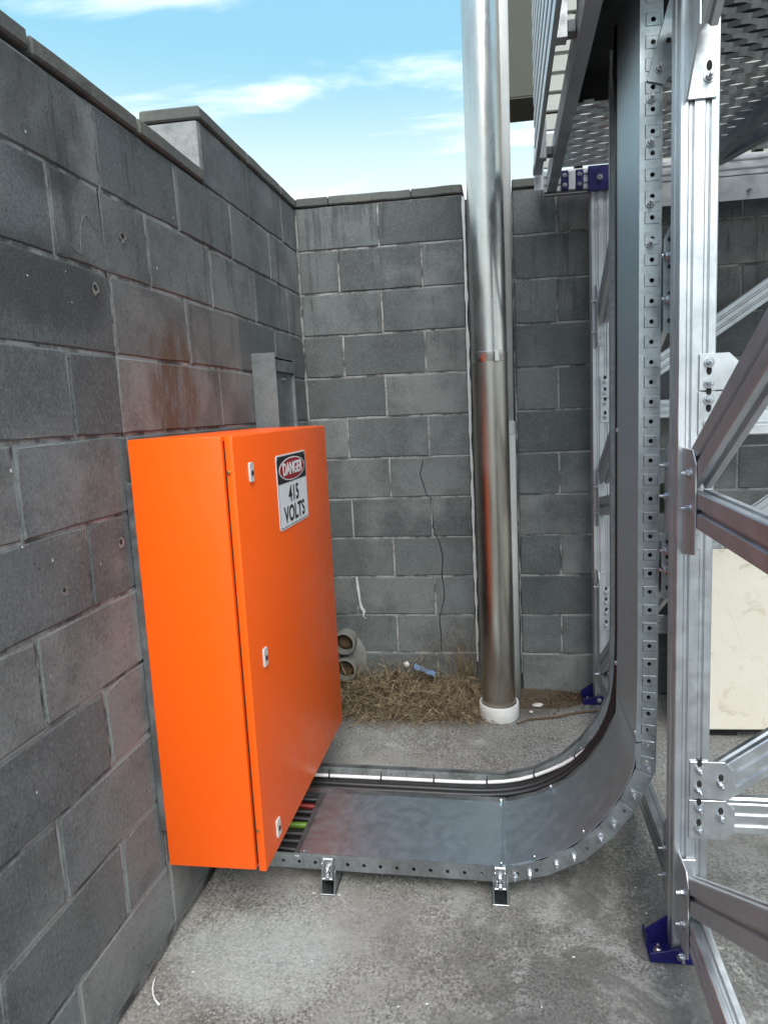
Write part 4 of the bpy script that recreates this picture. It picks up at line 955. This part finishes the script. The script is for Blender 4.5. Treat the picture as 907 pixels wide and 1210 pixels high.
# crinkled blue wrapper: folded strip
wv = []; wf = []
for i in range(9):
    t = i/8
    for k, s in enumerate((-1, -.3, .4, 1)):
        wv.append((0.495+0.10*t+0.006*noise.noise(Vector((i, k, 3))), -0.105+0.022*s+0.008*noise.noise(Vector((i*.8, k, 1))), 0.172-0.045*t+0.014*noise.noise(Vector((i*1.3, k*1.7, 0)))+0.006*(k % 2)))
for i in range(8):
    for k in range(3): a = i*4+k; wf.append((a, a+1, a+5, a+4))
tag(ob('wrapper', me('wrapper', wv, wf, 'wrapper')), 'crumpled blue plastic wrapper lying on the straw heap', 'wrapper')
tag(crumple('paper_scrap', (0.455, -0.10, 0.178), .016, .012, .014, 'paper', 4), 'small cream scrap lying on the straw beside the blue wrapper', 'scrap')
tag(crumple('white_rubble', (1.09, -0.17, 0.012), .024, .017, .009, 'paper', 9), 'flat white piece of rubble on the dirt right of the downpipe', 'rubble')
tag(crumple('pebble', (1.055, -0.235, 0.008), .009, .007, .005, 'paper', 12), 'small pale pebble on the dirt near the white collar', 'pebble')
r = random.Random(31); vs = []; fs = []
for _ in range(900):                                             # crumbs of dirt and dead leaves by the wall foot
    x, y = r.uniform(1.0, 1.45), -abs(r.gauss(0, 0.085))-.012; s = r.uniform(.002, .010); k = len(vs); a = r.uniform(0, 6.3); h = r.uniform(.001, .012)*math.exp(y*7)
    for t in range(4): vs.append((x+math.cos(a+t*1.571)*s*r.uniform(.5, 1.3), y+math.sin(a+t*1.571)*s*r.uniform(.4, 1)-.0, .001+h+r.uniform(0, .008)))
    fs.append((k, k+1, k+2, k+3))
o = struct(ob('leaf_litter', me('leaf_litter', vs, fs, 'root')), 'stuff'); tag(o, 'brown leaf litter and dirt crumbs along the wall by the rear blue foot', 'litter')
vs = []; fs = []
for i in range(31):
    for j in range(9):
        x = 0.98+0.44*i/30; y = -0.004-0.20*j/8; vs.append((x, y, 0.020*max(0, 1-((x-1.07)/.2)**2)*(1-j/8)**1.3*(1+.6*noise.noise(Vector((x*22, y*22, 5))))-.0025+.003*(1-j/8)))
for i in range(30):
    for j in range(8): a = i*9+j; fs.append((a, a+9, a+10, a+1))
struct(ob('dirt_drift', me('dirt_drift', vs, fs, 'soil', True)))
tag(ob('root', tube_me('root', [(0.985, -0.355, .006), (1.04, -.315, .010), (1.101, -.296, .007), (1.17, -.285, .010), (1.215, -.262, .012), (1.26, -.235, .008), (1.31, -.222, .008), (1.375, -.21, .007)], 0.0045, 'root', 7, True, [.003, .004, .0045, .0045, .005, .0045, .004, .003])), 'thin brown root lying across the concrete by the downpipe', 'root')
tag(ob('wire_offcut', tube_me('wire_offcut', [(0.036, -1.771, .004), (0.040, -1.79, .005), (0.047, -1.807, .005), (0.057, -1.823, .004), (0.069, -1.836, .004), (0.088, -1.849, .004)], 0.0022, 'white', 7)), 'short curved white wire offcut on the concrete beside the wall', 'wire')
vs = []; fs = []; r = random.Random(52)
for _ in range(150):
    x, y, q = r.uniform(0.05, 1.9), r.uniform(-2.4, -0.5), r.uniform(.0012, .0042); k = len(vs)
    for a in range(5): vs.append((x+q*r.uniform(.6, 1.5)*math.cos(a*1.257), y+q*r.uniform(.5, 1)*math.sin(a*1.257), .0005))
    vs.append((x, y, .001+q*.6)); fs += [(k+a, k+(a+1) % 5, k+5) for a in range(5)]
o = struct(ob('grit', me('grit', vs, fs, 'paper')), 'stuff'); tag(o, 'pale grit specks scattered over the concrete yard', 'grit')
tag(crumple('stone_chip', (1.60, -1.08, .01), .02, .014, .010, 'hole', 77), 'dark stone chip on the concrete under the walkway', 'stone')
for i, (x, y) in enumerate([(1.505, -.2), (1.56, -.27)]): tag(crumple('dark_rag', (x, y, .05), .05, .05, .05, 'dark', 90+i), 'dark bundle lying by the wall under the walkway', 'bundle', 'dark bundles under the walkway')
